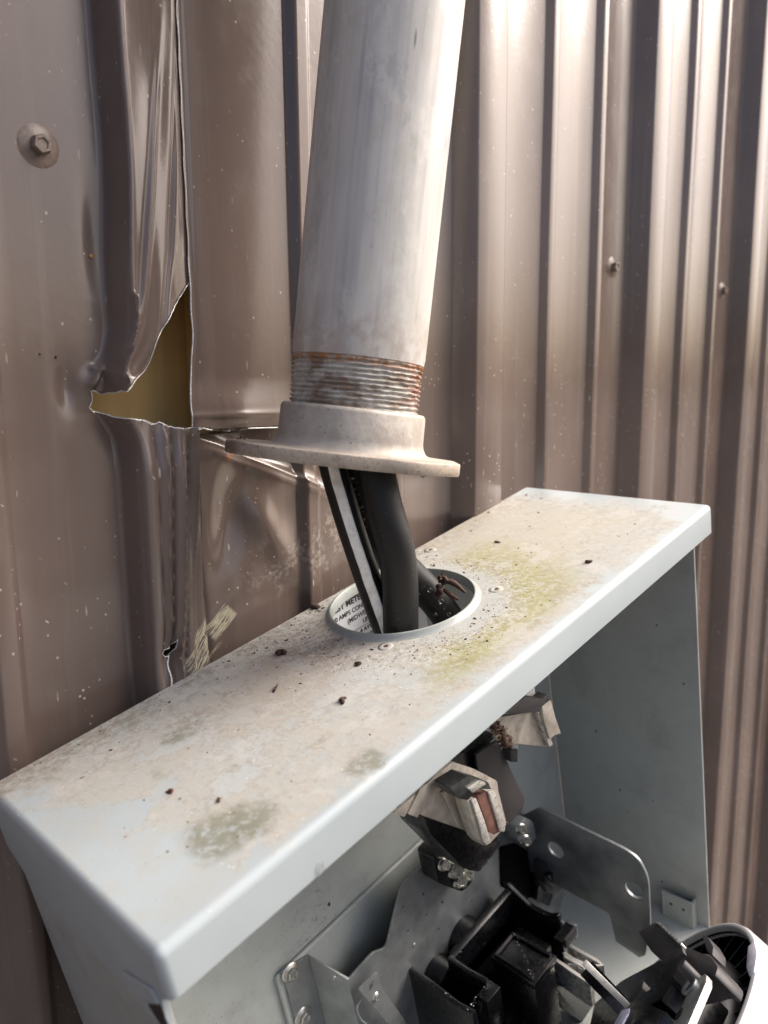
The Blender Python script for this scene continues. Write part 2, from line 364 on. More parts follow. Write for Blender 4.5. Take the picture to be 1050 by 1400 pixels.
def M_lid():
    g = G('stained_grey_enamel')
    w = g.noise(70, 9, 0.68); w2 = g.noise(260, 8, 0.68, off=2); f = g.noise(900, 3, 0.6); big = g.noise(13, 4, 0.55, off=5)
    base = g.mix(big.sm(0.3, 0.7), (0.335, 0.38, 0.395), (0.385, 0.43, 0.44))
    top = g.z.sm(-1.5, -0.3)
    wob = (w-0.5)*70.0+(w2-0.5)*26.0
    # general tan film, leaving the front edge, both ends and some patches bare
    film = (g.y+wob*0.42).sm(-126, -117)*(g.x+wob*1.0+g.y*0.35).sm(-8, 8)*(g.x*-1+wob).sm(-364, -345)
    film = film*(w2*0.6+w*0.4).sm(0.40, 0.50, 0.45, 1.0)
    bare = 0
    for px, py, r0, r1 in ((165, 1120, 8, 12), (225, 1075, 2, 6), (245, 1150, 3, 7), (215, 1285, 6, 12), (940, 700, 12, 20)):
        p = bx(px, py, 2, 0); q = g.near(p[0], p[1], r0, r1, wob=wob*0.35); bare = q if isinstance(bare, int) else bare.mx(q)
    film = film*(1.0-bare)
    c = g.mix(film*(w*0.7+0.42).mn(1.0)*top, base, (0.395, 0.372, 0.322))
    c = g.mix(film*w2.sm(0.52, 0.64)*0.5*top, c, (0.30, 0.26, 0.21))
    ghost = g.noise(45, 10, 0.72, off=61).sm(0.47, 0.53)*(g.y+wob*0.2).sm(-127, -120)
    c = g.mix(ghost*0.38*top, c, (0.39, 0.38, 0.345))
    c = g.mix(g.noise(24, 10, 0.7, off=71).sm(0.55, 0.59)*0.4*film*top, c, (0.36, 0.375, 0.365))
    isl = g.noise(16, 11, 0.66, off=83); c = g.mix(isl.sm(0.565, 0.585)*0.6*top*g.x.sm(210, 150), c, (0.385, 0.415, 0.415)); c = g.mix((isl-0.565).ab().sm(0.012, 0.002)*0.35*film*top, c, (0.27, 0.245, 0.21))
    # pinkish brown towards the wall and left of the hole
    p = bx(420, 890, 2, 0); c = g.mix(g.near(p[0], p[1], 8, 52, wob=wob*0.8)*0.6*film*top, c, (0.37, 0.29, 0.225))
    p = bx(440, 880, 2, 0); c = g.mix(g.near(p[0], p[1], 4, 34, wob=wob*0.7)*w2.sm(0.44, 0.58)*0.7*film*top, c, (0.20, 0.15, 0.115))
    p = bx(270, 985, 2, 0); c = g.mix(g.near(p[0], p[1], 3, 22, wob=wob*0.7)*w2.sm(0.44, 0.58)*0.6*film*top, c, (0.22, 0.185, 0.15))
    p = bx(350, 960, 2, 0); c = g.mix(g.near(p[0], p[1], 5, 40, wob=wob*0.9)*0.45*film*top, c, (0.38, 0.325, 0.265))
    c = g.mix((g.y+wob*0.35).sm(-26, -3)*w2.sm(0.35, 0.62)*0.6*film*top, c, (0.17, 0.125, 0.085))
    # olive algae arc in front and to the right of the hole
    dx = g.x-193; dy = g.y+43.5; rr = (dx*dx+dy*dy).sqrt()+wob*0.45
    arc = rr.sm(46, 58)*rr.sm(104, 66)*(dx-dy*1.3).sm(8, 52)*g.y.sm(-18, -42)*(g.y).sm(-122, -108)
    c = g.mix(arc*w2.sm(0.36, 0.54, 0.35, 1.0)*0.95*top, c, (0.31, 0.295, 0.14))
    c = g.mix(arc*w.sm(0.47, 0.58)*w2.sm(0.4, 0.6)*0.75*top, c, (0.22, 0.205, 0.09))
    far = (g.x+wob*0.6).sm(235, 285)*(g.x+wob).sm(365, 330)*(g.y+wob*0.3).sm(-110, -85)
    c = g.mix(far*0.4*top, c, (0.43, 0.385, 0.30))
    # pale chalky crust and thin grey tide lines over the film
    c = g.mix(g.noise(55, 9, 0.7, off=31).sm(0.53, 0.60)*film*0.55*top, c, (0.47, 0.455, 0.425))
    tl = (g.noise(30, 7, 0.62, off=41)-0.5).ab().sm(0.018, 0.004)*g.noise(20, 3, off=44).sm(0.45, 0.6)
    c = g.mix(tl*film*0.55*top, c, (0.27, 0.245, 0.20))
    c = g.mix(g.noise(120, 8, 0.7, off=51).sm(0.58, 0.66)*film*0.5*top, c, (0.25, 0.225, 0.19))
    # grey-green mould patches
    for px, py, r0, r1, a in ((305, 1135, 8, 17, 1.0), (345, 1120, 5, 12, .9), (503, 1043, 5, 10, .9), (250, 1005, 2, 8, .7), (180, 985, 2, 6, .5), (237, 1012, 1, 5, .6), (215, 1060, 1, 5, .5)):
        p = bx(px, py, 2, 0); c = g.mix(g.near(p[0], p[1], r0, r1, wob=wob*0.3)*w2.sm(0.40, 0.54, 0.25, 1.0)*a*0.9*top, c, (0.20, 0.20, 0.155))
    crust = rr.sm(44, 50)*rr.sm(76, 58)*g.noise(330, 6, 0.75, off=91).sm(0.50, 0.58)
    c = g.mix(crust*0.65*top, c, (0.52, 0.515, 0.48)); c = g.mix(rr.sm(44, 48)*rr.sm(70, 52)*g.noise(420, 6, 0.75, off=95).sm(0.53, 0.6)*0.7*top, c, (0.17, 0.135, 0.095))
    # clean grey halo round the raised rim
    halo = rr.sm(52, 46)*0.45*(dx+10).sm(-25, 10)
    c = g.mix(halo*top, c, (0.42, 0.44, 0.42))
    # fine dirt
    dens = g.near(150, -25, 10, 95, wob=wob)*0.75+0.25
    c = g.mix(g.voro(500).sm(0.20, 0.10)*g.noise(160, 3, off=5).sm(0.5, 0.62)*dens*top, c, (0.07, 0.05, 0.035))
    c = g.mix(g.voro(900).sm(0.22, 0.12)*g.noise(90, 3, off=7).sm(0.46, 0.6)*dens*0.8*top, c, (0.13, 0.09, 0.06))
    c = g.mix(g.voro(170, st=(1, 1, 1)).sm(0.055, 0.03)*top, c, (0.78, 0.77, 0.74))
    # scratches
    ang = g.vec(g.x*0.001*0.8+g.y*0.001*0.6, (g.y*0.001*0.8-g.x*0.001*0.6)*0.06, 0.0)
    c = g.mix(g.voro(260, vec=ang).sm(0.035, 0.012)*g.noise(25, 2, off=11).sm(0.55, 0.62)*0.5, c, (0.62, 0.62, 0.58))
    g.set(color=c, rough=film*top*0.25+(w2*0.12+0.26), spec=0.45)
    g.bump(w2*film, 0.25, 0.5); g.bump(f, 0.03, 0.4); g.bump(g.noise(11, 2), 0.8, 0.3)
    return g.mat
m_lid = M_lid()
m_ply = G('yellowed_sheathing_board')
_n = m_ply.noise(14, 4, 0.5, st=(1.5, 1, 0.12)); _f = m_ply.noise(120, 5, 0.6, st=(1, 1, 0.1))
m_ply.set(color=m_ply.mix((_n*0.6+_f*0.4).sm(0.35, 0.65), (0.74, 0.48, 0.17), (0.92, 0.63, 0.26)), rough=0.6); m_ply = m_ply.mat
m_ground = plain('gravel_ground', (0.12, 0.11, 0.10), 0.9, 0, 0.35, 40, 3, spec=0.2)
gw = G('water'); gw.set(color=(1, 1, 1), rough=0.02, trans=1.0, ior=1.33); m_water = gw.mat
m_ink = plain('printed_ink', (0.03, 0.03, 0.035), 0.6, 0, 0.3, 900, 0)
m_label = plain('paper_label', (0.72, 0.74, 0.76), 0.5, 0, 0.04, 200, 0.02)

# ------------------------------------------------------------------ the setting
bm = bmesh.new(); bmesh.ops.create_grid(bm, x_segments=8, y_segments=8, size=150)
ground = from_bm('ground', bm, m_ground); tag(ground, 'gravel ground below the wall', kind='structure'); ground.location = (0, 0, 0)

# corrugated siding: profile in mm, +y into the wall, rib faces at 0, flats at 16.6
PX = [0, 1.2, 5.6, 7.2, 34.0, 35.6, 40.6, 41.8, 99.4, 100.6, 103.6, 104.6, 111, 112, 114.8, 116.0, 167.4, 168.6, 171.6, 172.6, 179, 180, 182.8, 184.0, 228.6]
PY = [0, -.8, -15.8, -16.6, -16.6, -15.8, -.8, 0, 0, -.5, -4.6, -5, -5, -4.6, -.5, 0, 0, -.5, -4.6, -5, -5, -4.6, -.5, 0, 0]
def prof(x): return 16.6+np.interp(np.mod(x-158, 228.6), PX, PY)
SLIT = [(192, -17.6), (201, -18.0), (208, -19.2), (218, -19.8), (228, -19.9), (217, -21.0), (207, -20.6), (200, -19.4), (192, -18.9)]
def solve(px, py):
    r = WC @ np.array([(px-525)/FOC, (py-700)/FOC, 1.0]); y = 10.0
    for _ in range(40):
        t = (y+303.05)/r[1]; y = 0.75*y+0.25*float(siding_y(np.array([r[0]*t]), np.array([r[2]*t]))[0])
    t = (y+303.05)/r[1]; return (r[0]*t, r[2]*t)
def pdist(x, z, poly):
    best = np.full(np.shape(x), 1e9)
    for p, q in zip(poly[:-1], poly[1:]):
        a = np.array(p); d_ = np.array(q)-a; t = np.clip(((x-a[0])*d_[0]+(z-a[1])*d_[1])/(d_@d_), 0, 1)
        best = np.minimum(best, np.hypot(x-a[0]-t*d_[0], z-a[1]-t*d_[1]))
    return best
HOOD = [wall_at(px, py, y)[::2] for px, py, y in ((189, 405, -2), (188, 430, -2), (186, 452, -2), (179, 473, -1), (166, 488, 2), (150, 501, 7), (137, 513, 11), (128, 526, 13))]
HOOD_A = [wall_at(px, py, 0)[::2] for px, py in ((150, 502), (162, 505), (170, 516), (173, 530))]
HOOD_B = [wall_at(px, py, 0)[::2] for px, py in ((178, 476), (175, 500), (176, 526))]
def siding_y(x, z):
    """sheet surface with the crush, dents and folds round the tear"""
    up = sstep(-4, 6, z)                                   # above the tear
    # rib leans left where it has been dragged to the torn corner
    sh = np.where(z > -4, 15*sstep(30, 0, z)**1.2*np.exp(-((x-166)/13)**2), 9*sstep(-30, -4, z)**2.0*np.exp(-((x-152)/20)**2))
    sh = sh+3.0*np.sin(z/23.0)*np.exp(-((x-160)/18)**2)*sstep(160, 60, z)*up*0.5
    xe = x+sh
    y = prof(xe)
    dist = sstep(330, 20, z)*up
    # right flank of the upper rib: long slack slope with two creases, ending at the lap edge
    c0 = 164.5; t = np.clip((xe-c0)/(198.5-c0), 0, 1.1)
    slack = 1.0+15.5*t**0.85+1.8*np.sin(t*9.5)*(1-t*0.5)*(0.4+0.6*np.sin(z/31+1.1))
    w = dist*sstep(c0-1, c0+2, xe)*sstep(203, 200, x)
    y = y*(1-w)+slack*w
    # crisp crease running from top right to the left ear
    cx = np.interp(z, [-5, 5, 14, 40, 90, 160], [143, 150, 161, 169.5, 177, 187])
    y = y-2.6*np.exp(-((x-cx)/1.9)**2)*up*sstep(170, 60, z)*sstep(22, 34, z)
    cx2 = np.interp(z, [0, 20, 60, 110, 160], [167, 178, 187, 192, 195])
    y = y+1.8*np.exp(-((x-cx2)/1.8)**2)*up*sstep(190, 60, z)*(x < 199)
    # little hood over the torn corner: a crest that swings down to the left, with two inner creases
    y = y-3.2*np.exp(-(pdist(x, z, HOOD)/1.5)**2)*up-2.2*np.exp(-(pdist(x, z, HOOD_A)/1.1)**2)*up-1.6*np.exp(-(pdist(x, z, HOOD_B)/1.0)**2)*up
    y = y-4.0*np.exp(-(((x-156)/9.0)**2+((z-2.5)/4.5)**2))*up+2.4*np.exp(-(((x-139.0)/4.0)**2+((z-2)/9.0)**2))
    # dent of the foot line higher up
    y = y+0.9*np.exp(-(((x-155)/5)**2+((z-62)/24)**2))
    # below the tear: pressed lip and a lot of vertical crush folds closing at the second little hole
    lo = 1-sstep(-10, -2, z)
    lip = lo*sstep(-40, -8, z)*np.exp(-((x-168)/16)**2); y = y+lip*4.5
    env = lo*sstep(-148, -122, z)*sstep(-8, -25, z)
    kz = np.interp(z, [-125, -20], [0.55, 1.0])
    xf = 166+(x-166)/kz
    fold = 1.5*np.exp(-np.abs(xf-170)/1.0)-1.8*np.exp(-np.abs(xf-174)/1.2)+2.6*np.exp(-np.abs(xf-178)/1.4)-2.0*np.exp(-np.abs(xf-184)/1.4)+2.0*np.exp(-np.abs(xf-189)/1.5)-1.2*np.exp(-np.abs(xf-195)/1.3)
    y = y+fold*env
    y = y+5*env*sstep(180, 188, x)*sstep(203, 193, x)
    y = y+5.0*np.exp(-(((x-172)/5)**2+((z+120)/10)**2))
    # right sheet: bottom edge above the slit bulges out over the hub, dented hollow below
    r = sstep(196, 200, x)
    dz = z+19.0
    y = y-4.5*r*sstep(275, 215, x)*np.where(dz > 0, sstep(26, 0, dz), 0)
    y = y-0.7*r*sstep(262, 225, x)*np.exp(-((dz-7)/1.6)**2)
    y = y+2.0*r*sstep(250, 205, x)*np.where(dz <= 0, sstep(-70, 0, dz), 0)
    # diagonal crease from the hub corner down to the right
    q = (z+27)+(x-214)*0.43
    side = sstep(-3, 3, q)
    en = sstep(196, 212, x)*sstep(300, 268, x)*sstep(-95, -30, z)*(z < 5)
    y = y-5.5*np.exp(-np.abs(q)/3.5)*en*sstep(5, -15, z)+6.0*np.exp(-(np.clip(q, 0, None)/16)**2)*sstep(-5, 1.5, q)*en*sstep(0, -20, z)*0.8
    y = y+7.0*np.exp(-(((x-215-(z+70)*0.35)/13)**2+((z+62)/34)**2))-3.0*np.exp(-(((x-238-(z+70)*-0.55)/10)**2+((z+75)/26)**2))
    y = y+3.0*np.exp(-(((x-200-(z+70)*0.1)/6)**2+((z+75)/30)**2))
    # mild oil-canning everywhere
    y = y+0.35*np.sin(x/37.0+1.0)*np.sin(z/61.0+0.5)
    return y
TEAR = [solve(*q) for q in ((258, 386), (252, 396), (246, 405), (236, 424), (224, 446), (214, 465), (205, 492), (198, 506), (191, 513), (184, 521), (179, 529), (174, 535), (165, 534), (157, 537), (147, 537), (138, 539), (133, 537), (128, 534), (124, 535), (125, 541), (126, 548), (123, 553), (122, 557), (126, 562), (134, 564), (144, 566), (155, 570), (168, 572), (182, 573), (198, 575), (206, 579), (211, 580), (217, 577), (222, 579), (230, 583), (240, 585), (253, 586))]
TEAR += [(204, TEAR[-1][1]+0.3), (204, TEAR[0][1])]; NT_ = len(TEAR)-2
TEAR2 = [solve(px, py) for px, py in ((221, 893), (231, 881), (243, 874), (240, 886), (232, 892), (226, 898))]
def inpoly(x, z, poly):
    ins = np.zeros(x.shape, bool); n = len(poly)
    for i in range(n):
        (x1, z1), (x2, z2) = poly[i], poly[(i+1) % n]
        if z1 == z2: continue
        c = ((z1 > z) != (z2 > z)) & (x < (x2-x1)*(z-z1)/(z2-z1)+x1); ins ^= c
    return ins
def snap(X, Z, poly, rad):
    n = len(poly); best = np.full(X.shape, 1e9); bxx = X.copy(); bz = Z.copy()
    for i in range(n):
        a = np.array(poly[i]); b = np.array(poly[(i+1) % n]); d_ = b-a; L = (d_**2).sum()+1e-9
        t = np.clip(((X-a[0])*d_[0]+(Z-a[1])*d_[1])/L, 0, 1); qx = a[0]+t*d_[0]; qz = a[1]+t*d_[1]
        dd = np.hypot(X-qx, Z-qz); m_ = dd < best; best[m_] = dd[m_]; bxx[m_] = qx[m_]; bz[m_] = qz[m_]
    s_ = best < rad; X[s_] = bxx[s_]; Z[s_] = bz[s_]
def sheet(x0, x1, label, proud=0.0):
    xs = set(np.round(np.arange(max(x0, 120), min(x1, 285)+.01, 1.0), 2)) | (set(np.round(np.arange(140.5, 201, 1.0), 2)) if x0 < 0 else set()) if x1 > 120 else set()
    k0 = int((x0-158)//228.6)-1
    for k in range(k0, int((x1-158)//228.6)+2):
        for p in PX:
            v = 158+228.6*k+p
            if x0 < v < x1 and not (119 < v < 286): xs.add(round(v, 2))
            if x0 < v < x1 and 119 < v < 286: xs.add(round(v, 2))
    xs |= {x0, x1}; xs = sorted(xs)
    ff = [xs[0]]
    for v in xs[1:]:
        if v-ff[-1] > 0.3: ff.append(v)
    xs = []
    for a, b in zip(ff[:-1], ff[1:]):
        n_ = 1 if (b-a) < 30 else int((b-a)//20)
        xs += list(np.linspace(a, b, n_+1)[:-1])
    xs.append(ff[-1])
    fine = x0 < 285 and x1 > 120
    zs = list(np.arange(-1480, -160, 60.0))+(list(np.arange(-160, 64, 0.8))+list(np.arange(64, 340, 3.0)) if fine else list(np.arange(-160, 340, 25.0)))+list(np.arange(340, 2000, 80.0))
    X, Z = np.meshgrid(np.array(xs), np.array(zs)); polys = [] if not fine else ([TEAR, TEAR2] if x0 < 0 else [SLIT])
    for pl in polys: snap(X, Z, pl, 0.62)
    Y = siding_y(X, Z)-proud
    if 0 < x0 < 300: X = X-4.6*np.where(Z > -17, sstep(28, -17, Z), sstep(-75, -17, Z))*sstep(216, 199, X)
    nx = X.shape[1]; V = np.stack([X, Y, Z], -1).reshape(-1, 3)
    cxm = (X[:-1, :-1]+X[1:, 1:]+X[:-1, 1:]+X[1:, :-1])/4; czm = (Z[:-1, :-1]+Z[1:, 1:]+Z[:-1, 1:]+Z[1:, :-1])/4
    keep = np.ones(cxm.shape, bool)
    for pl in polys: keep &= ~inpoly(cxm, czm, pl)
    I, J = np.nonzero(keep)
    F = np.stack([I*nx+J, I*nx+J+1, (I+1)*nx+J+1, (I+1)*nx+J], 1)
    o = mesh('wall_panel', V.tolist(), F.tolist(), m_wall, siding, angle=62)
    md = o.modifiers.new('thickness', 'SOLIDIFY'); md.thickness = 0.0006; md.offset = -1
    if label: o['label'] = label
    return o
siding = empty('metal_siding', (0, 0, 1.5), None, 'brown ribbed metal siding wall, torn open beside the conduit', 'wall')
sheet(-1440, 200.6, 'left brown siding sheet, crushed and torn at its rib')
sheet(199.0, 1114.2, 'right brown siding sheet lapping over the torn one', 0.9)
sheet(1113.4, 3500, None, 1.8)
def rim(poly, rad, i0=0, i1=None, closed=True):
    pts = [np.array(p) for p in poly]; out = []
    segs = len(pts) if closed else len(pts)-1
    for i in range(segs):
        a, b = pts[i], pts[(i+1) % len(pts)]; n_ = max(1, int(np.linalg.norm(b-a)/1.0))
        for j in range(n_): out.append(a+(b-a)*j/n_)
    P = []
    for k, q in enumerate(out):
        yy = float(siding_y(np.array([q[0]]), np.array([q[1]]))[0])
        P.append((q[0]+0.25*mnoise.noise(Vector((k*.5, 0, 0))), yy-0.35+0.3*mnoise.noise(Vector((k*.7, 5, 0))), q[1]+0.35*mnoise.noise(Vector((k*.6, 9, 0)))))
    rr = [rad*(0.7+0.7*abs(mnoise.noise(Vector((k*.4, 2, 7))))) for k in range(len(P))]
    if closed: P.append(P[0]); rr.append(rr[0])
    return P, rr
P, rr = rim(TEAR[:NT_], 0.26, closed=False); tube('torn_edge', P, rr, m_torn, siding, n=6, sub=1)
edge = [(189.4, z, ) for z in (47, 40, 30, 20, 10, 0, -8, -17)]
P = [(199.0-4.6*float(sstep(28, -17, z))+0.2*math.sin(z*.3), float(siding_y(np.array([199.0]), np.array([z]))[0])-1.1, z) for z in np.arange(-17, 320, 2.0)]; tube('lap_edge', P, [0.40 if p[2] < 60 else 0.26 for p in P], m_torn, siding, n=6, sub=1)
P, rr = rim(SLIT[:5], 0.28, closed=False)
P += [(x, float(siding_y(np.array([x]), np.array([-18.5]))[0])-1.1, -19.0-(x-226)*0.02) for x in np.arange(228, 252, 2.0)]
tube('torn_edge', P, 0.35, m_torn, siding, n=6, sub=1)
P, rr = rim(TEAR2, 0.25); tube('torn_edge', P, rr, m_torn, siding, n=6, sub=1)
P = [wall_at(px, py, 10) for px, py in ((221, 893), (218, 905), (220, 920), (219, 935))]
P = [(p[0], float(siding_y(np.array([p[0]]), np.array([p[2]]))[0])-0.5, p[2]) for p in P]; tube('torn_edge', P, 0.35, m_torn, siding, n=6, sub=3)
def hexhead(name, p, r, h, wr, mat, parent, ax=(0, -1, 0), spin=0.2, hmat=None):
    """washer-head screw: name > washer, on a surface with outward direction ax (parent space)"""
    prof_ = [(0.01, h), (r*0.62, h), (r*0.68, h-0.25), (r*0.74, h-0.25)]
    bm = bmesh.new()
    ring = [[bm.verts.new(Vector((rad*math.cos(spin+math.pi/3*k), rad*math.sin(spin+math.pi/3*k), zz))*MM) for k in range(6)] for rad, zz in ((r, 0), (r, h*0.8), (r*0.86, h), (r*0.6, h), (r*0.52, h*0.86))]
    for a, b in zip(ring[:-1], ring[1:]):
        for k in range(6): bm.faces.new((a[k], a[(k+1) % 6], b[(k+1) % 6], b[k]))
    bm.faces.new(ring[-1])
    o = from_bm(name, bm, hmat or mat, parent, angle=25)
    o.matrix_local = Matrix.Translation(Vector(p)*MM) @ Vector(ax).to_track_quat('Z', 'Y').to_matrix().to_4x4()
    bm = lathe_bm([(0.01, 0.9), (wr*0.66, 0.9), (wr*0.74, 0.35), (wr*0.95, 0.2), (wr, -0.4)], 28)
    from_bm('washer', bm, mat, o, smooth=True)
    return o
zs_ = wall_at(52, 200)[2]
for k in (-1, 0, 2, 3, 4, 5, 1):
    if k == 1: continue
    hexhead('screw', (134.5+228.6*k, 16.4-0.9*(k > 0), zs_), 4.0, 5.0, 8.6, m_screwp, siding, spin=0.35+k)
p = wall_at(328, 589, 8); hexhead('screw', (p[0], float(siding_y(np.array([p[0]]), np.array([p[2]]))[0])-1.2, p[2]+1), 2.4, 3.4, 3.2, m_brass, siding, ax=(0, -.4, .9))
# orange resin dab and small holes near the rib
for px, py, s_, mt in ((125, 350, 0.9, 'o'), (55, 484, .5, 'b'), (77, 488, .6, 'b'), (681, 547, 1.6, 'b')):
    p = wall_at(px, py, 16.0); m_or = plain('orange_resin', (0.55, 0.26, 0.06), 0.5, 0, .3) if mt == 'o' else m_debris
    blob('resin_dab' if mt == 'o' else 'dirt_speck', (p[0], float(siding_y(np.array([p[0]]), np.array([p[2]]))[0])-0.3, p[2]), s_, m_or, siding, seed=px, sub=1)
# board behind the sheet, seen through the tear
sb = empty('sheathing_board', (0, 0, 1.5), None, 'yellowish sheathing board seen through the tear in the siding', 'board')
from_bm('board', box_bm((-700, 47, -700), (900, 58, 700), 0), m_ply, sb)
from_bm('stud', box_bm((214, 30, -700), (252, 46.5, 700), 1), m_ply, sb)

# ------------------------------------------------------------------ conduit with its hub
dn = np.array([-0.11-0.7*0.004, 0.0543-0.69*0.004, -0.99244]); dn /= np.linalg.norm(dn)
ZC = 352.0
r_ = WC @ np.array([(476-525)/FOC, (634-700)/FOC, 1.0]); HC = r_*ZC           # flange bottom centre, from the eye
Zl = Vector(-dn); Xl = Vector((1, 0, 0)); Xl = (Xl-Zl*Xl.dot(Zl)).normalized(); Yl = Zl.cross(Xl)
Mc = Matrix((( Xl.x, Yl.x, Zl.x), (Xl.y, Yl.y, Zl.y), (Xl.z, Yl.z, Zl.z)))
conduit = empty('conduit_pipe', Vector(HC)*MM+Vector(EYE), Mc.to_euler(), 'weathered galvanised conduit pipe with threaded end and hub flange, hanging above the box', 'pipe')
RP = 30.0
bm = lathe_bm([(RP-4, 26), (RP-4, 1400), (RP, 1400), (RP, 500), (RP, 250), (RP, 120), (RP, 50), (RP-0.3, 47.6), (RP-0.3, 46.8), (RP-1, 46.4)], 96)
from_bm('pipe', bm, m_pipe, conduit, angle=40)
pr = [(RP-4.2, 20)]; z = 24.0
for i in range(11):
    z = 24+i*2.05; ro = RP-0.7+0.012*(z-24)
    pr += [(ro-1.15, z), (ro-1.0, z+.35), (ro, z+0.9), (ro, z+1.3), (ro-1.0, z+1.85)]
bm = lathe_bm([(a, b) for a, b in pr if b < 46.3]+[(RP-.6, 46.6), (RP-.8, 47.6)], 128)
for v in bm.verts:
    q = v.co*1000; a = math.atan2(q.y, q.x); n_ = mnoise.noise(Vector((q.x*.25, q.y*.25, q.z*.8)))
    wear = max(0, n_-0.05)*1.3; rr_ = math.hypot(q.x, q.y); k = (rr_-min(0.8, wear*1.4)*(1 if rr_ > RP-1.4 else 0)+0.12*n_)/rr_
    v.co.x *= k; v.co.y *= k; v.co.z += 0.00035*n_+(0.00205*(((a-math.pi/4)%(2*math.pi))/(2*math.pi)-0.5) if 23.9 < q.z < 46.5 else 0)
tag(from_bm('pipe_thread', bm, m_thread, conduit, angle=60), 'rusty worn pipe thread')
# hub: rounded square flange turning into a collar
n_ = 144; rings = []
HS, HR = 0, 0
_c = np.array([.70, -.714]); _f = np.array([.714, .70])
OUT = rounded([tuple(p_[0]*_c+p_[1]*_f) for p_ in ((-55, -11), (-33, -34), (0, -38.5), (33, -34), (50, -14), (50, 14), (33, 34), (0, 38.5), (-33, 34), (-55, 11))], [2, 14, 14, 14, 1.5, 1.5, 14, 14, 14, 2])
def rsq(a, h, rc):                       # radius of the flange outline in direction a
    d_ = np.array([math.cos(a), math.sin(a)]); n_ = np.array([-d_[1], d_[0]]); best = 0
    for i in range(len(OUT)):
        p, q = np.array(OUT[i]), np.array(OUT[(i+1) % len(OUT)]); sp, sq_ = p@n_, q@n_
        if sp*sq_ <= 0 and sp != sq_:
            t = sp/(sp-sq_); v = (p+t*(q-p))@d_; best = max(best, v)
    return best
secs = [(25.5, None, 0), (25.5, None, 24.5), (31.5, None, 25.2), (32.3, None, 24.8), (32.9, None, 23.5), (33.2, None, 12), (33.6, None, 10), (34.8, None, 7.6), (37.0, None, 6.4), (0.975, 1, 5.8), (0.992, 1, 5.6), (1, 1, 5.0), (1, 1, 0.8), (0.99, 1, 0.0), (25.5, None, 0)]
bm = bmesh.new()
for (r0, sq, zz) in secs:
    ring = []
    for i in range(n_):
        a = 2*math.pi*(i+.5)/n_; rr_ = r0 if sq is None else r0*rsq(a, HS, HR)
        if sq is None and 34 < r0 < 38: rr_ = min(r0, rsq(a, HS, HR)*0.94)
        w = 0.15*mnoise.noise(Vector((a*4, zz*.2, r0))) ; ring.append(bm.verts.new(Vector(((rr_+w)*math.cos(a), (rr_+w)*math.sin(a), zz))*MM))
    rings.append(ring)
for a, b in zip(rings[:-1], rings[1:]):
    for i in range(n_): bm.faces.new((a[i], a[(i+1) % n_], b[(i+1) % n_], b[i]))
tag(from_bm('hub_flange', bm, m_hub, conduit, angle=45), 'cast hub collar with square flange, rusty at its wall corner')
# crust at the back-left corner
for i in range(46):
    a = rng.uniform(-1, 1); b = rng.uniform(-1, 1)
    blob('rust_flake', (-34.5+a*6, 35.5+a*6+b*3, rng.uniform(-0.5, 7.4)), rng.uniform(0.3, 0.9), [m_debris, m_debris_pale, m_thread][i % 3], conduit, i, (1, 1, .7), .9, 1)
# drip
def drop(name, p, r, label, parent=None, st=(1, 1, 1.25)):
    bm = bmesh.new(); bmesh.ops.create_uvsphere(bm, u_segments=20, v_segments=12, radius=r*MM)
    for v in bm.verts: v.co = Vector((v.co.x*st[0], v.co.y*st[1], v.co.z*st[2]))
    o = from_bm(name, bm, m_water, parent, smooth=True); o.location = p
    if label: tag(o, label, 'water drop')
    return o
def cpt(px, py, dpt): return WC @ np.array([(px-525)/FOC*dpt, (py-700)/FOC*dpt, dpt])     # from the eye, mm
drop('water_drop', Vector(cpt(578, 646.5, 326))*MM+Vector(EYE), 1.7, 'clear water drop hanging under the front of the hub flange')
# fallen-back screw stubs on flange corners
for a, b in ((1, -1), (1, 1), (-1, -1)):
    pass

# ------------------------------------------------------------------ service cables
def cable(label, pts, r, name='service_cable', group=None, stripe=None):
    base = np.array(pts[0]); o = empty(name, Vector(base)*MM+Vector(EYE), None, label, 'cable', group)
    P = [np.array(p)-base for p in pts]
    tube('jacket', P, r, m_black, o, n=28, sub=10)
    if stripe:
        # painted band on the side that faces the front left
        Q = []; ext = [2*P[0]-P[1]]+P+[2*P[-1]-P[-2]]
        for i in range(len(P)-1):
            a, b, c, e = ext[i:i+4]
            for j in range(10):
                t = j/10; Q.append(0.5*((2*b)+(-a+c)*t+(2*a-5*b+4*c-e)*t*t+(-a+3*b-3*c+e)*t**3))
        Q.append(P[-1]); V = []; F = []; m_ = 9
        for i, q in enumerate(Q):
            T = Q[min(i+1, len(Q)-1)]-Q[max(i-1, 0)]; T /= np.linalg.norm(T)
            D = -(q+base); D /= np.linalg.norm(D); D = D-T*np.dot(D, T); D /= np.linalg.norm(D); Sd = np.cross(T, D)
            jit = 0.05*mnoise.noise(Vector((i*.35, 0, 3)))
            for k in range(m_):
                th = stripe[0]+stripe[1]*(k/(m_-1)-.5)+(jit if k in (0, m_-1) else 0)
                V.append(q+(r+0.22)*(math.cos(th)*D+math.sin(th)*Sd))
        for i in range(len(Q)-1):
            for k in range(m_-1): F.append((i*m_+k, i*m_+k+1, (i+1)*m_+k+1, (i+1)*m_+k))
        s_ = mesh('painted_stripe', V, F, m_stripe, o, smooth=True); md = s_.modifiers.new('t', 'SOLIDIFY'); md.thickness = 0.0003; md.offset = -1
        tag(s_, 'dirty white stripe down the cable')
    return o
GRP = 'service cables between conduit and meter box'
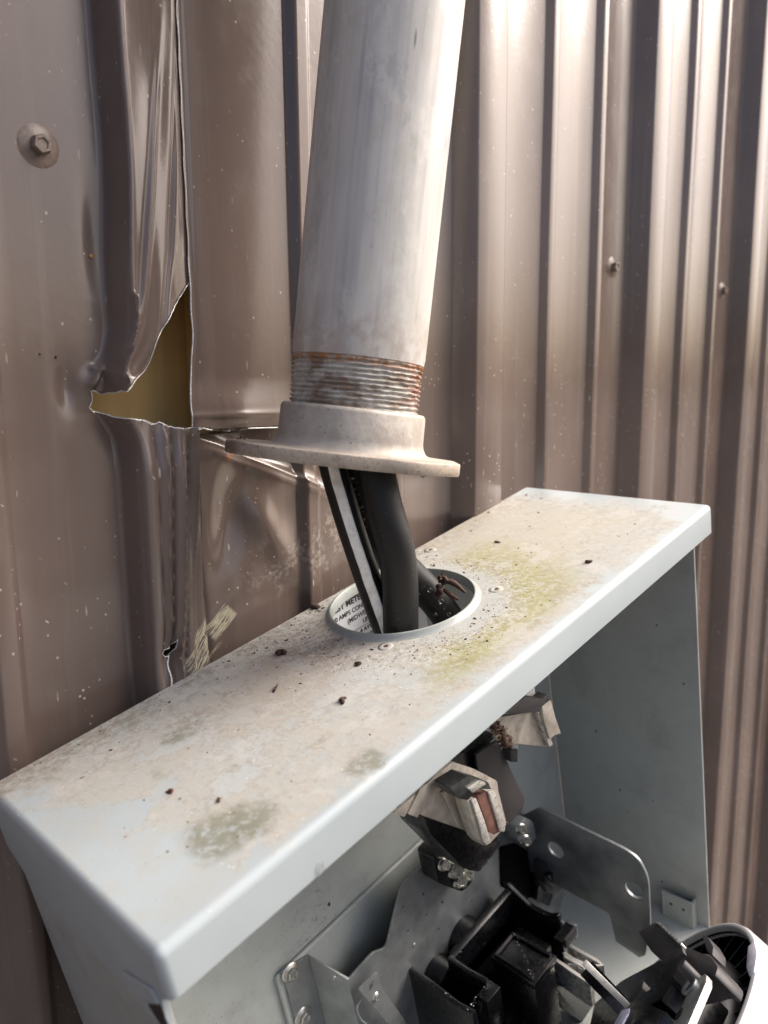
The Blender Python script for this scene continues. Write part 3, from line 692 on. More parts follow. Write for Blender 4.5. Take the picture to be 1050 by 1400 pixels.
c1 = cable('black cable with a dirty white stripe, leftmost in the box hole', [cpt(445, 560, 350), cpt(451, 620, 350), cpt(470, 690, 352), cpt(489, 750, 357), cpt(511, 815, 367), cpt(531, 870, 377), cpt(560, 950, 392), cpt(575, 1010, 400)], 6.3, stripe=(0.0, 0.74), group=GRP)
c2 = cable('thickest plain black cable in front, going straight down through the hole', [cpt(500, 540, 350), cpt(510, 620, 347), cpt(524, 690, 346), cpt(541, 750, 350), cpt(547, 805, 360), cpt(548, 865, 370), cpt(552, 930, 382), cpt(600, 1010, 395)], 8.6, group=GRP)
c3 = cable('black wet cable at the back, bending right into the hole', [cpt(478, 560, 366), cpt(482, 625, 366), cpt(497, 690, 372), cpt(524, 748, 384), cpt(560, 785, 396), cpt(592, 818, 404), cpt(620, 856, 410), cpt(650, 905, 415), cpt(690, 960, 418)], 8.4, group=GRP)

# ------------------------------------------------------------------ the meter box (frame tilted about the wall normal)
RBM = Matrix([list(r) for r in RB]); BL_ = Vector((BO[0], 0.0, BO[2]))*MM+Vector((0, 0, 1.5))
box = empty('meter_box', BL_, RBM.to_euler(), 'open grey steel meter box with stained top, leaning against the siding', 'meter box')
WB, DB, HB = 373.2, 127.8, 330.5
HX, HY, HRAD = 193.0, -43.0, 37.0
def tmp(bm): o = from_bm('cutter', bm, None); o.matrix_world = box.matrix_world.copy(); return o
lid = from_bm('top_cover', box_bm((-1.6, -DB, -38), (WB+1.2, 0.5, 0), 0), m_lid, None, angle=30)
bm = bmesh.new(); bm.from_mesh(lid.data)
es = [e for e in bm.edges if all(v.co.z > -1e-6 for v in e.verts) and not all(v.co.y > 0 for v in e.verts)]
es += [e for e in bm.edges if abs(e.verts[0].co.z-e.verts[1].co.z) > 0.01 and all(v.co.y < -0.1 for v in e.verts)]
bmesh.ops.bevel(bm, geom=es, offset=3.4*MM, segments=6, affect='EDGES', profile=0.5)
bm.to_mesh(lid.data); bm.free()
def plainobj(bm): return from_bm('cutter', bm, None)
cyl = lathe_bm([(HRAD, -20), (HRAD, 20)], 96); bmesh.ops.holes_fill(cyl, edges=[e for e in cyl.edges if e.is_boundary]); cyl = plainobj(cyl); cyl.location = (HX*MM, HY*MM, 0)
cb = box_bm((0, -DB+1.6, -80), (WB-0.4, 30, -1.6), 0)
e4 = [e for e in cb.edges if all(v.co.z > -0.01 for v in e.verts)]; bmesh.ops.bevel(cb, geom=e4, offset=2.2*MM, segments=4, affect='EDGES')
boolean(lid, [plainobj(cb), plainobj(box_bm((1.2, -DB-20, -60), (WB+30, -DB+12, -17.4), 0)), plainobj(box_bm((WB-8, -DB-20, -60), (WB+30, 30, -17.4), 0)),
              plainobj(prism_bm([(-DB-5, -60), (-DB-5, -17.6), (-DB+2.5, -17.6), (-DB+6, -20), (-DB+9.0, -34), (-DB+8, -60)], 0, -20, 3, 0)),
              plainobj(prism_bm([(2, -26), (-10, -34), (-22, -38.5), (-22, -60), (20, -60), (20, -20)], 0, -20, 3, 0)), cyl])
lid.data.materials.clear(); lid.data.materials.append(m_lid)
for p in lid.data.polygons: p.use_smooth = True
lid.data.set_sharp_from_angle(angle=R(35)); lid.parent = box; lid.matrix_parent_inverse = Matrix.Identity(4)
tag(lid, 'dirt-stained grey top cover with round opening')
# slot and pressed rib on the left skirt
from_bm('pressed_rib', prism_bm(rounded([(-100, -33), (-96, -26), (-118, -18), (-121, -22)], 2), 0, -2.6, -1.5, 0.5), m_lid, box)
from_bm('slot', prism_bm([(-119, -24), (-109, -31), (-116, -36.5), (-120.5, -34)], 0, -1.95, -1.5, 0), m_plastic, box)
# rolled rim of the opening
m_rim = plain('bare_grey_rim', (0.31, 0.335, 0.32), 0.4, 0, 0.08, 200, 0.06, dirt=(0.25, 0.22, 0.17), dirta=0.5, speck=(0.1, 0.08, 0.06))
bm = lathe_bm([(36.8, -3.0), (36.8, 2.2), (37.2, 2.7), (37.9, 2.7), (38.4, 2.2), (38.8, 0.9), (40.4, 0.05), (40.4, -3.0)], 128, closed=True)
o = from_bm('opening_rim', bm, m_rim, box, angle=50); o.location = (HX*MM, HY*MM, 0)
bm = lathe_bm([(43.4, 0.02), (47, 0.7), (53, 0.75), (57, 0.02), (56, -0.8), (44, -0.8)], 96, closed=True)
# screw holes with raised burrs round the opening
for px, py in ((678, 806), (527, 884), (441, 832), (588, 752)):
    p = bx(px, py, 2, 0); o = from_bm('screw_hole', lathe_bm([(1.0, -1), (1.1, 0.15), (1.6, 0.35), (2.4, 0.18), (3.8, 0.01), (3.8, -1)], 24, closed=True), m_lid, None, smooth=True)
    o.data.transform(Matrix.Translation(Vector((p[0], p[1], 0))*MM)); o.parent = box
    o = from_bm('hole_shadow', prism_bm(circ(p[0], p[1], 1.2, 16), 2, -0.2, 0.10, 0), m_debris, box)
# sides, back, bottom
from_bm('side_panel', prism_bm([(-117, -HB), (-2, -HB), (-2, -1.8), (-20, -1.8), (-117, -1.8)], 0, 0.05, 1.6, 0.3), m_box_in, box)
from_bm('side_panel', prism_bm([(-117, -HB), (-1.6, -HB), (-1.6, -1.8), (-117, -1.8)], 0, WB-1.9, WB-0.45, 0.3), m_box_in, box)
bk = from_bm('back_panel', box_bm((1.65, -1.5, -HB), (WB-2, -0.1, -1.8), 0.2), m_box_in, box)
from_bm('bottom_panel', box_bm((1.7, -117, -HB+0.05), (WB-2, -1.6, -HB+1.5), 0.3), m_box_in, box)
from_bm('mounting_pad', box_bm((91, -4.5, -HB+2), (300, -1.45, -184), 1.6, 3), m_box_in, box)
p = [bx(905, 1212, 0, WB-8), bx(948, 1238, 0, WB-8), bx(952, 1275, 0, WB-8)]
y0, y1 = p[0][1], p[1][1]; zt = (p[0][2]+p[1][2])/2
o = from_bm('corner_tab', box_bm((WB-9.5, y1, -HB+1.6), (WB-8, y0, zt), 0.3), m_box_in, box)
from_bm('corner_tab', box_bm((WB-8, y1, -HB+1.6), (WB+1-3.2, y1+1.5, zt), 0.3), m_box_in, box)
for t in (.3, .7):
    from_bm('tab_hole', prism_bm(circ(y1+(y0-y1)*t, zt-9, 1.1, 14), 0, WB-9.7, WB-9.4, 0), m_plastic, box)
for px, py in ((898, 855), (935, 935), (848, 1080), (893, 1095), (858, 1110), (905, 1205), (815, 1000)):
    p = bx(px, py, 0, WB-2.0); blob('dirt_speck', p, rng.uniform(.5, 1.0), m_plastic2, box, px, (0.2, 1, 1), .8, 1)
for px, py in ((450, 1236), (560, 1180)):
    p = bx(px, py, 1, -1.6); blob('dirt_speck', p, 1.5, m_plastic, box, px, (.5, .3, 1), .4, 1)
# drips standing on the enamel
p = bx(437, 1187, 1, -DB); drop('water_drop', Vector(BL_)+RBM @ (Vector(p)*MM), 2.0, 'clear water drop on the front lip of the box top', st=(0.8, 0.45, 1.3))
# rating label behind the cables
lab = from_bm('rating_label', box_bm((165, -1.9, -52), (250, -1.55, -1.9), 0), m_label, box); tag(lab, 'white printed rating label')
def text(body, size, loc, rot, mat, parent, name='lettering', bold=0.0, ext=0.05, align='LEFT'):
    cu = bpy.data.curves.new('t', 'FONT'); cu.body = body; cu.size = size*MM; cu.extrude = ext*MM; cu.offset = bold*MM; cu.align_x = align; cu.resolution_u = 3
    to = bpy.data.objects.new('t', cu); col.objects.link(to); dg = bpy.context.evaluated_depsgraph_get()
    me = bpy.data.meshes.new_from_object(to.evaluated_get(dg)); bpy.data.objects.remove(to, do_unlink=True)
    me.materials.clear(); me.materials.append(mat); o = bpy.data.objects.new(name, me); link(o, parent); o.location = Vector(loc)*MM; o.rotation_euler = rot; return o
FR_ = (R(90), 0, 0)
for body, sz, x_, z_, b_ in (('TEST METER', 4.8, 177.5, -9.2, .15), ('200 AMPS CONTINUOUS', 3.7, 176.0, -14.4, .10), ('(MIDWEST)', 3.9, 188, -19.2, .10), ('LINE', 3.7, 199, -23.6, .10), ('NO. 4 AWG', 3.7, 188, -28.6, .10), ('COPPER OR ALUMINUM', 2.6, 188, -32.4, .05)):
    text(body, sz, (x_, -1.95, z_), FR_, m_ink, lab, bold=b_)
for z_ in (-4.2, -25.2, -34.6): from_bm('label_rule', box_bm((172, -2.0, z_-.15), (245, -1.95, z_+.15), 0), m_ink, lab)

# ------------------------------------------------------------------ the socket inside the box
def inner(label=None, name='meter_socket', cat='socket'): return empty(name, BL_, RBM.to_euler(), label, cat)
sock = inner('black plastic meter socket on a galvanised bracket inside the open box')
def PXY(pts, v): return [(q[0], q[2]) for q in (bx(a, b, 1, v) for a, b in pts)]        # front-facing plane y = v
def PYZ(pts, v): return [(q[1], q[2]) for q in (bx(a, b, 0, v) for a, b in pts)]        # side-facing plane x = v
def PXX(pts, v): return [(q[0], q[1]) for q in (bx(a, b, 2, v) for a, b in pts)]        # horizontal plane z = v
def front(name, pts, v, th, mat, bw=0.4, rad=0, holes=(), label=None, parent=None):
    P = PXY(pts, v)
    if rad: P = rounded(P, rad)
    o = from_bm(name, prism_bm(P, 1, v, v+th, bw, [PXY(h, v) if len(h[0]) == 2 and h[0][0] > 300 else h for h in holes]), mat, parent or sock, angle=35)
    if label: o['label'] = label
    return o
def sidep(name, pts, v, th, mat, bw=0.3, rad=0, holes=(), label=None, parent=None):
    P = PYZ(pts, v)
    if rad: P = rounded(P, rad)
    o = from_bm(name, prism_bm(P, 0, v, v+th, bw, holes), mat, parent or sock, angle=35)
    if label: o['label'] = label
    return o
# galvanised bracket: foot, riser, face plate, right ear
FY = -25.0
from_bm('bracket_foot', prism_bm(rounded([(94.5, -186), (101, -183), (112, -186.5), (112, -328), (94.5, -328)], [2, 2, 0, 0, 0]), 1, -6.1, -4.6, 0.3), m_galv, sock)
mesh('bracket_riser', [(112, -6.1, -186.5), (121, FY, -200), (121, FY, -328), (112, -6.1, -328), (112.4, -4.6, -186.5), (122.4, FY+.4, -200), (122.4, FY+.4, -328), (112.4, -4.6, -328)],
     [(0, 1, 2, 3), (7, 6, 5, 4), (0, 4, 5, 1), (3, 2, 6, 7)], m_galv, sock)
fp = rounded([(121, -200.5), (141, -199), (151, -204.5), (171, -175), (203, -177.5), (262, -178), (288, -199)]+[tuple(q) for q in PXY([(772, 1216), (766, 1240), (758, 1290), (748, 1340), (736, 1400), (730, 1460)], FY)]+[(121, -328)], [1, 2, 3, 2, 2, 2, 3, 1, 1, 1, 1, 1, 0, 0])
from_bm('bracket_face', prism_bm(fp, 1, FY, FY+1.6, 0.35), m_galv, sock)
ear = [(704, 1120), (737, 1104), (800, 1135), (852, 1160), (873, 1174), (886, 1200), (889, 1262), (882, 1306), (874, 1309), (842, 1287), (833, 1249), (768, 1214), (700, 1178)]
EX = 288.0
h1 = bx(760, 1162, 0, EX); h2 = bx(867, 1217, 0, EX)
sidep('bracket_ear', ear, EX, 1.8, m_galv, 0.35, [2, 3, 0, 4, 8, 8, 4, 1, 1, 1, 3, 0, 0], holes=[circ(h1[1], h1[2], 6.0, 24), circ(h2[1], h2[2], 6.2, 24)], label='tall galvanised ear with two round holes')
for px, py in ((398, 1330), (415, 1390)):
    p = bx(px, py, 1, -6.5); hexhead('bracket_screw', (p[0], -6.2, p[2]), 3.6, 3.2, 5.6, m_zinc, sock)
front('bracket_clip', [(490, 1353), (516, 1329), (522, 1351), (566, 1412), (548, 1420)], -33, 1.2, m_galv, 0.3, 1.5)
p = bx(508, 1346, 1, -33); from_bm('clip_slot', prism_bm(circ(p[0], p[2], 2.6, 16, 1.1, .9), 1, -33.2, -32.9, 0), m_zinc, sock)
hexhead('bracket_screw', (*bx(514, 1362, 1, -33)[:1], -33.2, bx(514, 1362, 1, -33)[2]), 1.9, 2.0, 2.6, m_zinc, sock)
tube('spring_hook', [(*[bx(a, b, 1, -30)[i] for i in (0,)], -30, bx(a, b, 1, -30)[2]) for a, b in ((494, 1366), (488, 1378), (492, 1392), (500, 1400), (506, 1406))], 0.7, m_galv, sock, n=10)
for i, (px, py, s_) in enumerate(((566, 1292, 1.4), (558, 1272, .7), (551, 1240, .6), (605, 1233, .9), (579, 1222, .8), (600, 1270, .7), (583, 1250, .6), (645, 1231, .9), (457, 1337, 1.2))):
    p = bx(px, py, 1, FY-0.1); blob('solder_bead' if i in (0, 8) else 'dirt_speck', p, s_, m_zinc if i in (0, 8) else m_debris, sock, px, (1, .5, 1), .6, 1)

# black plastic body: walls, wells and posts standing on the bracket (box frame, mm)
ZT = -235.0
def bb(name, x0, x1, y0, y1, z0, z1, mat=None, bw=0.7, label=None, parent=None):
    o = from_bm(name, box_bm((x0, y0, z0), (x1, y1, z1), bw), mat or m_plastic, parent or sock, angle=35)
    if label: o['label'] = label
    return o
def side(name, pts, x0, x1, mat=None, bw=0.7):     # (y, z) outline extruded between two x
    return from_bm(name, prism_bm(pts, 0, x0, x1, bw), mat or m_plastic, sock, angle=35)
side('well_wall', [(-36.6, -234), (-41, -236), (-41, -322), (-36.6, -322)], 187, 251)
front('opening_dark_plate', [(684, 1158), (706, 1153), (727, 1167), (736, 1190), (733, 1222), (716, 1232), (686, 1212)], FY-1.2, 1.0, m_void, 0.2, 2)  # flat plate on the face; the cavity's darkness is put into its colour
side('well_wall', rounded([(-35, -231), (-42, -235), (-55, -241.5), (-68, -240.5), (-75.5, -235), (-75.5, -300), (-35, -300)], 3), 248.2, 252)
side('well_wall', [(-67, -233.5), (-52, -235.5), (-38, -234.5), (-38, -322), (-67, -322)], 183.6, 187.2)
side('well_wall', [(-73, -234), (-60, -236.5), (-45, -235), (-20, -233), (-26.7, -322), (-73, -322)], 163.6, 167.4)
from_bm('well_wall', prism_bm([(167, -239), (172, -246), (176, -240), (180, -243), (187, -236), (187, -322), (167, -322)], 1, -69.6, -66, 0.5), m_plastic, sock, angle=35)
bb('well_corner', 176, 188.5, -74, -66, -262, -236.5)
bb('well_floor', 187, 248, -76, -41, -275, -262, m_void, 0)  # shallow floors coloured near-black to paint in the shade of deep wells
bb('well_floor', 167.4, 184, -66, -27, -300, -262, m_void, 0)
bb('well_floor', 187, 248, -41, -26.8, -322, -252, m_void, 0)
bb('socket_block', 203, 224, -87, -57, -290, -243)
bb('socket_ledge', 202, 225.5, -88.2, -57, -243.2, -238.2, m_plastic)
bb('ledge_rib', 203.2, 205.2, -86, -58, -238.3, -236.2, m_plastic)
bb('ledge_rib', 221.6, 223.8, -86, -58, -238.3, -236.2, m_plastic)
bb('ledge_rib', 205.2, 221.6, -60, -58, -238.3, -236.6, m_plastic2)
side('socket_block', [(-84, -286), (-58, -286), (-58, -318), (-78, -308)], 206, 222)
bb('socket_block', 224, 240, -74, -50, -300, -252)
front('socket_post', [(738, 1168), (752, 1160), (756, 1183), (760, 1215), (752, 1240), (734, 1232), (738, 1200)], -32, 6, m_plastic, 0.8, 1.5)
front('socket_post', [(744, 1182), (757, 1176), (773, 1186), (771, 1212), (760, 1224), (746, 1216)], -42, 9, m_plastic2, 0.8, 1)
front('post_step', [(742, 1206), (752, 1210), (764, 1218), (760, 1224), (748, 1220)], -46, 4, m_plastic2, 0.5, .5)
front('post_step', [(748, 1198), (756, 1194), (764, 1200), (756, 1206)], -46, 4, m_plastic, 0.5, .5)
bb('post_clip', 249, 250.4, -78, -76, -262, -240, m_galv, .3)
bb('post_clip', 237, 252, -85, -78, -250, -241, m_plastic, 1.0); bb('clip_highlight', 238.5, 251, -86.5, -84.6, -246, -239.5, m_plastic2, .5); bb('clip_foot', 252.2, 256, -84, -77, -254, -243, m_galv, .8)  # the lighter strip paints in the highlight along the clip's top
bb('socket_block', 160, 200, -92, -74, -330, -290)
for k in range(4): bb('socket_rib', 166+k*8, 168.5+k*8, -98, -80, -300, -284, m_plastic2, .5)
bb('socket_block', 186, 214, -96, -70, -328, -304); bb('socket_rib', 190, 193, -101, -78, -306, -298, m_plastic2, .5); bb('socket_rib', 198, 201, -101, -78, -306, -298, m_plastic2, .5)
front('socket_foot', [(702, 1392), (742, 1352), (764, 1372), (782, 1395), (790, 1430), (700, 1430)], -62, 6, m_box_in, 0.6, 1)
for k in range(4):
    front('foot_groove', [(735+k*5, 1392-k*2), (750+k*5, 1376-k), (752+k*5, 1377-k), (737+k*5, 1394-k*2)], -62.4, .5, m_galv, 0, 0)
# round stand-offs between face plate and well wall
for (cx_, cz_, r0) in ((212, -251, 13), (184, -256, 12)):
    bm = lathe_bm([(0.01, 13), (r0-1.2, 13), (r0, 12), (r0+.6, 0)], 40); o = from_bm('stand_off', bm, m_plastic, sock, angle=40)
    o.matrix_local = Matrix.Translation(Vector((cx_, FY, cz_))*MM) @ Vector((0, -1, 0)).to_track_quat('Z', 'Y').to_matrix().to_4x4()
for i in range(110):
    t = rng.uniform(0, 1); A_, B_ = [((188, -39), (226, -39)), ((185.4, -66), (185.4, -40)), ((165.5, -72), (165.5, -24)), ((168, -68), (187, -68)), ((204, -86), (222, -60))][rng.randint(5)]
    blob('melted_crumb', (A_[0]+(B_[0]-A_[0])*t+rng.normal()*.7, A_[1]+(B_[1]-A_[1])*t+rng.normal()*.7, -234.6-rng.uniform(0, 2.2)), rng.uniform(.15, .6), [m_plastic, m_plastic2, m_zinc][i % 3], sock, i, (1, 1, .7), .9, 1)

# upper line terminal (centre), its leaves at the left and the right-hand terminal
TY = -84.0
term = inner('tarnished tinned terminal with scorched copper jaw leg under the middle of the lip', 'line_terminal', 'terminal')
T = dict(parent=term)
front('shield', [(651, 1032), (681, 1012), (700, 1055), (718, 1092), (716, 1106), (693, 1130), (672, 1120), (655, 1062)], TY+16, 2.0, m_plastic2, 0.5, [0, 1, 0, 6, 6, 2, 0, 0], **T)
front('insulator', [(612, 1040), (680, 1004), (655, 1033), (664, 1062), (684, 1078), (650, 1082), (600, 1060)], TY+20, 18, m_plastic, 0.6, 1, **T)
front('insulator', [(579, 1116), (637, 1134), (668, 1156), (688, 1146), (671, 1174), (646, 1185), (634, 1188), (606, 1158), (588, 1140)], TY+14, 20, m_plastic, 0.8, 2, **T)
front('insulator', [(640, 1182), (662, 1172), (668, 1178), (655, 1192), (640, 1190)], TY+30, 8, m_plastic, 0.5, 1, **T)
front('terminal_plate', [(572, 1112), (588, 1069), (619, 1042), (650, 1052), (680, 1068), (682, 1082), (692, 1122), (688, 1134), (669, 1155), (637, 1136), (579, 1116)], TY+4, 4, m_brass, 0.5, 1.2, **T)
front('terminal_leaf', [(539, 1112), (553, 1117), (573, 1083), (563, 1090)], TY+2, 1.2, m_brass, 0.3, .5, **T)
front('terminal_leaf', [(558, 1113), (571, 1118), (592, 1066), (574, 1080)], TY+1, 1.2, m_brass, 0.3, .5, **T)
front('terminal_leaf', [(604, 1084), (612, 1080), (640, 1128), (637, 1136), (628, 1132)], TY+2.5, 1.4, m_brass, 0.3, .5, **T)
# jaw: U of thick strip seen from above, two legs standing forward
front('jaw_cap', [(615, 1077), (640, 1061), (667, 1069), (672, 1079), (652, 1078), (640, 1094), (628, 1092)], TY-10, 10, plain('sooty_steel', (.07, .075, .075), .35, .7, .4, 300), 0.8, 1, **T)
front('jaw_lip', [(643, 1080), (661, 1068), (665, 1072), (646, 1084)], TY-12, 3, m_jaw, 0.5, .6, **T)
front('jaw_leg', [(638, 1094), (648, 1090), (659, 1118), (668, 1151), (663, 1157), (656, 1150), (645, 1118)], TY-8, 8, m_brass, 0.4, .6, **T)
front('jaw_edge', [(645, 1094), (651, 1091), (662, 1120), (671, 1150), (666, 1156), (662, 1152), (654, 1122)], TY-9.2, 1.2, m_jaw, 0.4, .6, label='bright tinned front edge of the jaw', **T)
front('jaw_leg', [(652, 1087), (664, 1083), (676, 1110), (685, 1136), (677, 1141), (668, 1138), (660, 1112)], TY-7, 6, m_copper, 0.4, 1, label='scorched copper jaw leg', **T)
front('jaw_leg', [(668, 1083), (676, 1081), (692, 1124), (690, 1137), (684, 1137)], TY-8, 7, m_jaw, 0.4, .6, **T)
for i in range(14):
    p = bx(rng.uniform(672, 692), rng.uniform(1122, 1140), 1, TY-6); blob('soot_crumb', p, rng.uniform(.5, 1.1), m_debris, term, i, rough=.9, sub=1)
tr = inner('tan terminal with two blades at the right end under the lip', 'line_terminal', 'terminal'); T = dict(parent=tr)
front('terminal_plate', [(676, 982), (734, 972), (742, 974), (748, 995), (755, 1018), (747, 1021), (698, 1016), (680, 1012)], TY+2, 3, m_brass, 0.5, .8, **T)
front('blade', [(741, 965), (753, 957), (759, 980), (767, 1003), (758, 1005), (752, 1011), (744, 985)], TY-3, 3, m_brass, 0.5, .8, **T)
front('blade_edge', [(735, 973), (741, 971), (756, 1018), (751, 1021)], TY-1, 3, m_jaw, 0.4, .5, **T)
front('jaw_cap', [(690, 975), (719, 953), (741, 956), (748, 949), (750, 953), (744, 961), (753, 956), (741, 966), (738, 973), (700, 976)], TY-4, 6, m_plastic2, 0.5, .6, **T)
front('insulator', [(717, 954), (731, 940), (732, 956), (720, 958)], TY+4, 3, m_white, 0.4, .6, **T)
front('insulator', [(698, 1026), (708, 1024), (708, 1042), (699, 1042)], TY+12, 6, m_plastic2, 0.5, .8, **T)
front('insulator', [(700, 1017), (708, 1018), (708, 1025), (700, 1024)], TY+13, 4, m_white, 0.4, .6, **T)
# lug with shiny screws
lug = inner('shiny set screws on a black lug left of the socket', 'cable_lug', 'lug')
front('lug_body', [(592, 1172), (606, 1158), (640, 1180), (648, 1205), (633, 1220), (600, 1208)], FY-14, 13, m_plastic, 1.0, 3, parent=lug)
for px, py, r0 in ((624, 1188, 5), (630, 1204, 4.2), (640, 1196, 3.6), (608, 1182, 3.4)):
    p = bx(px, py, 1, FY-16); hexhead('set_screw', (p[0], FY-15, p[2]), r0, 4, r0*1.25, m_zinc, lug, ax=(-.25, -.9, .3), spin=px)
lug2 = inner('small zinc wire lug between the shield and the tall ear', 'cable_lug', 'lug')
front('lug_body', [(707, 1130), (719, 1118), (730, 1124), (734, 1146), (722, 1158), (708, 1150)], -40, 10, m_galv, 1.0, 2, parent=lug2)
for px, py, r0 in ((714, 1134, 3), (720, 1150, 3.2)):
    p = bx(px, py, 1, -42); hexhead('set_screw', (p[0], -41, p[2]), r0, 4, r0*1.25, m_zinc, lug2, ax=(-.4, -.8, .3), spin=px)
# lower jaw: bright folded strips gripping a meter blade
def ribbon(name, pts, v, depth, th, mat, parent, label=None):
    """strip standing on the line pts (pixels on the plane z = v), depth downwards"""
    P = [np.array(q) for q in PXX(pts, v)]; L_, R_ = [], []
    for i in range(len(P)):
        t = P[min(i+1, len(P)-1)]-P[max(i-1, 0)]; t = t/np.linalg.norm(t); nn = np.array([-t[1], t[0]])*th/2
        L_.append(tuple(P[i]+nn)); R_.append(tuple(P[i]-nn))
    o = from_bm(name, prism_bm(L_+R_[::-1], 2, v, v-depth, 0.0), mat, parent, angle=40)
    if label: o['label'] = label
    return o
m_bright = plain('bright_edge_metal', (0.78, 0.76, 0.70), 0.32, 0.35, 0.15, 300, 0.02)  # paler than the jaw steel, for strip rims and the gripped blade
jaw = inner('bright hairpin spring jaw below the black socket block', 'load_jaw', 'terminal')
JZ = -262
ribbon('jaw_strip', [(753, 1307), (768, 1317), (785, 1329), (800, 1339), (806, 1342), (809, 1338), (805, 1329), (798, 1321), (780, 1311), (772, 1306)], JZ, 20, 1.4, m_jaw, jaw)
ribbon('jaw_strip', [(770, 1301), (782, 1310), (798, 1317), (812, 1320), (824, 1319), (815, 1312), (790, 1298), (776, 1290)], JZ, 17, 1.4, m_jaw, jaw)
ribbon('jaw_strip', [(776, 1318), (785, 1318), (794, 1324), (803, 1328)], JZ, 12, .8, m_jaw, jaw)
ribbon('jaw_rim', [(753, 1307), (768, 1317), (785, 1329), (800, 1339), (806, 1342), (809, 1338), (805, 1329), (798, 1321), (780, 1311), (772, 1306)], JZ+.7, 1.4, 2.0, m_bright, jaw)
ribbon('jaw_rim', [(770, 1301), (782, 1310), (798, 1317), (812, 1320), (824, 1319), (815, 1312), (790, 1298), (776, 1290)], JZ+.7, 1.4, 2.0, m_bright, jaw)
ribbon('jaw_spring', [(782, 1313), (792, 1322), (800, 1326), (806, 1334)], JZ-2, 8, 1.0, m_bright, jaw)
front('jaw_block', [(754, 1302), (768, 1288), (776, 1296), (770, 1310), (758, 1316)], -70, 6, m_jaw, .6, 1, parent=jaw)
front('jaw_base', [(750, 1338), (770, 1350), (812, 1376), (822, 1395), (800, 1400), (770, 1380)], -80, 10, m_plastic, .6, 1, parent=jaw)

# ------------------------------------------------------------------ the pulled-off meter, lower right
MCc = np.array([144.3, 288.5, 419.7]); MCw = WC @ MCc
nz = WC @ np.array([-0.699, -0.653, 0.291]); nz /= np.linalg.norm(nz)
Zm = Vector(nz); Xm = Vector(WC @ np.array([-0.6, 0.75, 0.2])); Xm = (Xm-Zm*Xm.dot(Zm)).normalized(); Ym = Zm.cross(Xm)
MM_ = Matrix(((Xm.x, Ym.x, Zm.x), (Xm.y, Ym.y, Zm.y), (Xm.z, Ym.z, Zm.z)))
meter = empty('electric_meter', Vector(MCw)*MM+Vector(EYE), MM_.to_euler(), 'white electric meter pulled off its socket, black back with fins and blades showing', 'meter')
MR = np.array([[MM_[i][j] for j in range(3)] for i in range(3)])
def mt(px, py, h, ax=2):
    r = MR.T @ (WC @ np.array([(px-525)/FOC, (py-700)/FOC, 1.0])); o = MR.T @ (-MCw); return o+(h-o[ax])/r[ax]*r
from_bm('meter_ring', lathe_bm([(77.2, -6), (77.8, -1.2), (78.6, -0.2), (79.8, 0), (81, -0.6), (81.8, -2.5), (82.6, -20), (84, -24), (84, -34), (80, -60), (74, -95), (60, -110), (0.1, -112)], 128), m_white, meter, angle=40)
from_bm('meter_back', lathe_bm([(0.1, -14), (40, -14), (62, -15), (70, -18), (77.5, -18), (77.4, -3)], 96), m_plastic, meter, angle=30)
bm = bmesh.new()
for k in range(30):
    a = 2*math.pi*k/30; f = box_bm((60, -0.6, -18), (77, 0.6, -6.5), 0); bmesh.ops.rotate(f, verts=f.verts, cent=(0, 0, 0), matrix=Matrix.Rotation(a, 3, 'Z'))
    me = bpy.data.meshes.new('fin'); f.to_mesh(me); f.free(); o = bpy.data.objects.new('fin', me); me.materials.append(m_plastic); link(o, meter)
bm.free()
from_bm('meter_hub', lathe_bm([(0.1, 6), (44, 6), (52, 4.5), (58, 0), (61.5, -7), (63, -18)], 96), plain('dusty_black_plastic', (.028, .026, .027), .42, 0, .3, 300, .05, speck=(.28, .24, .22)), meter, angle=60)
def mpris(name, pts, h, th, mat, bw=.4, rad=0, label=None):
    P = [tuple(mt(a, b, h)[:2]) for a, b in pts]
    if rad: P = rounded(P, rad)
    o = from_bm(name, prism_bm(P, 2, h, h-th, bw), mat, meter, angle=35)
    if label: o['label'] = label
    return o

# base casting, blades, rail
mpris('base_block', [(836, 1352), (850, 1340), (902, 1312), (936, 1328), (962, 1346), (944, 1382), (925, 1420), (800, 1430), (812, 1372)], 12, 16, m_plastic, .8, 2)
mpris('base_bar', [(858, 1372), (905, 1342), (925, 1350), (922, 1356), (905, 1364), (872, 1386), (862, 1384)], 22, 10, m_plastic, .8, 1)
mpris('base_bar', [(846, 1390), (884, 1372), (912, 1384), (900, 1400), (850, 1420)], 24, 10, m_plastic, .8, 1)
mpris('base_rib', [(857, 1368), (874, 1338), (880, 1341), (878, 1350), (864, 1372)], 22, 8, m_plastic2, .5, 1)
mpris('base_rib', [(904, 1368), (918, 1346), (924, 1350), (912, 1374)], 24, 8, m_plastic2, .5, 1)
mpris('contact_blade', [(873, 1274), (895, 1261), (902, 1263), (931, 1290), (934, 1302), (905, 1313), (890, 1300)], 34, 2.2, m_plastic2, .5, 1, 'sooty contact blade with bright edge')
mpris('blade_edge', [(896, 1260), (902, 1261), (932, 1289), (930, 1292)], 35, 3.0, m_jaw, .3, .5)
mpris('blade_root', [(905, 1285), (931, 1291), (972, 1309), (982, 1322), (977, 1336), (966, 1330), (950, 1336), (925, 1342), (908, 1320)], 28, 14, m_plastic2, 2, 3)
mpris('blade_root', [(960, 1278), (967, 1280), (975, 1294), (974, 1306), (966, 1300)], 16, 8, m_plastic2, 1.0, 1)
mpris('rail', [(958, 1334), (964, 1331), (965, 1342), (932, 1410), (915, 1410), (940, 1358)], 30, 1.6, m_galv, .4, 1.5, 'steel rail with a round hole')
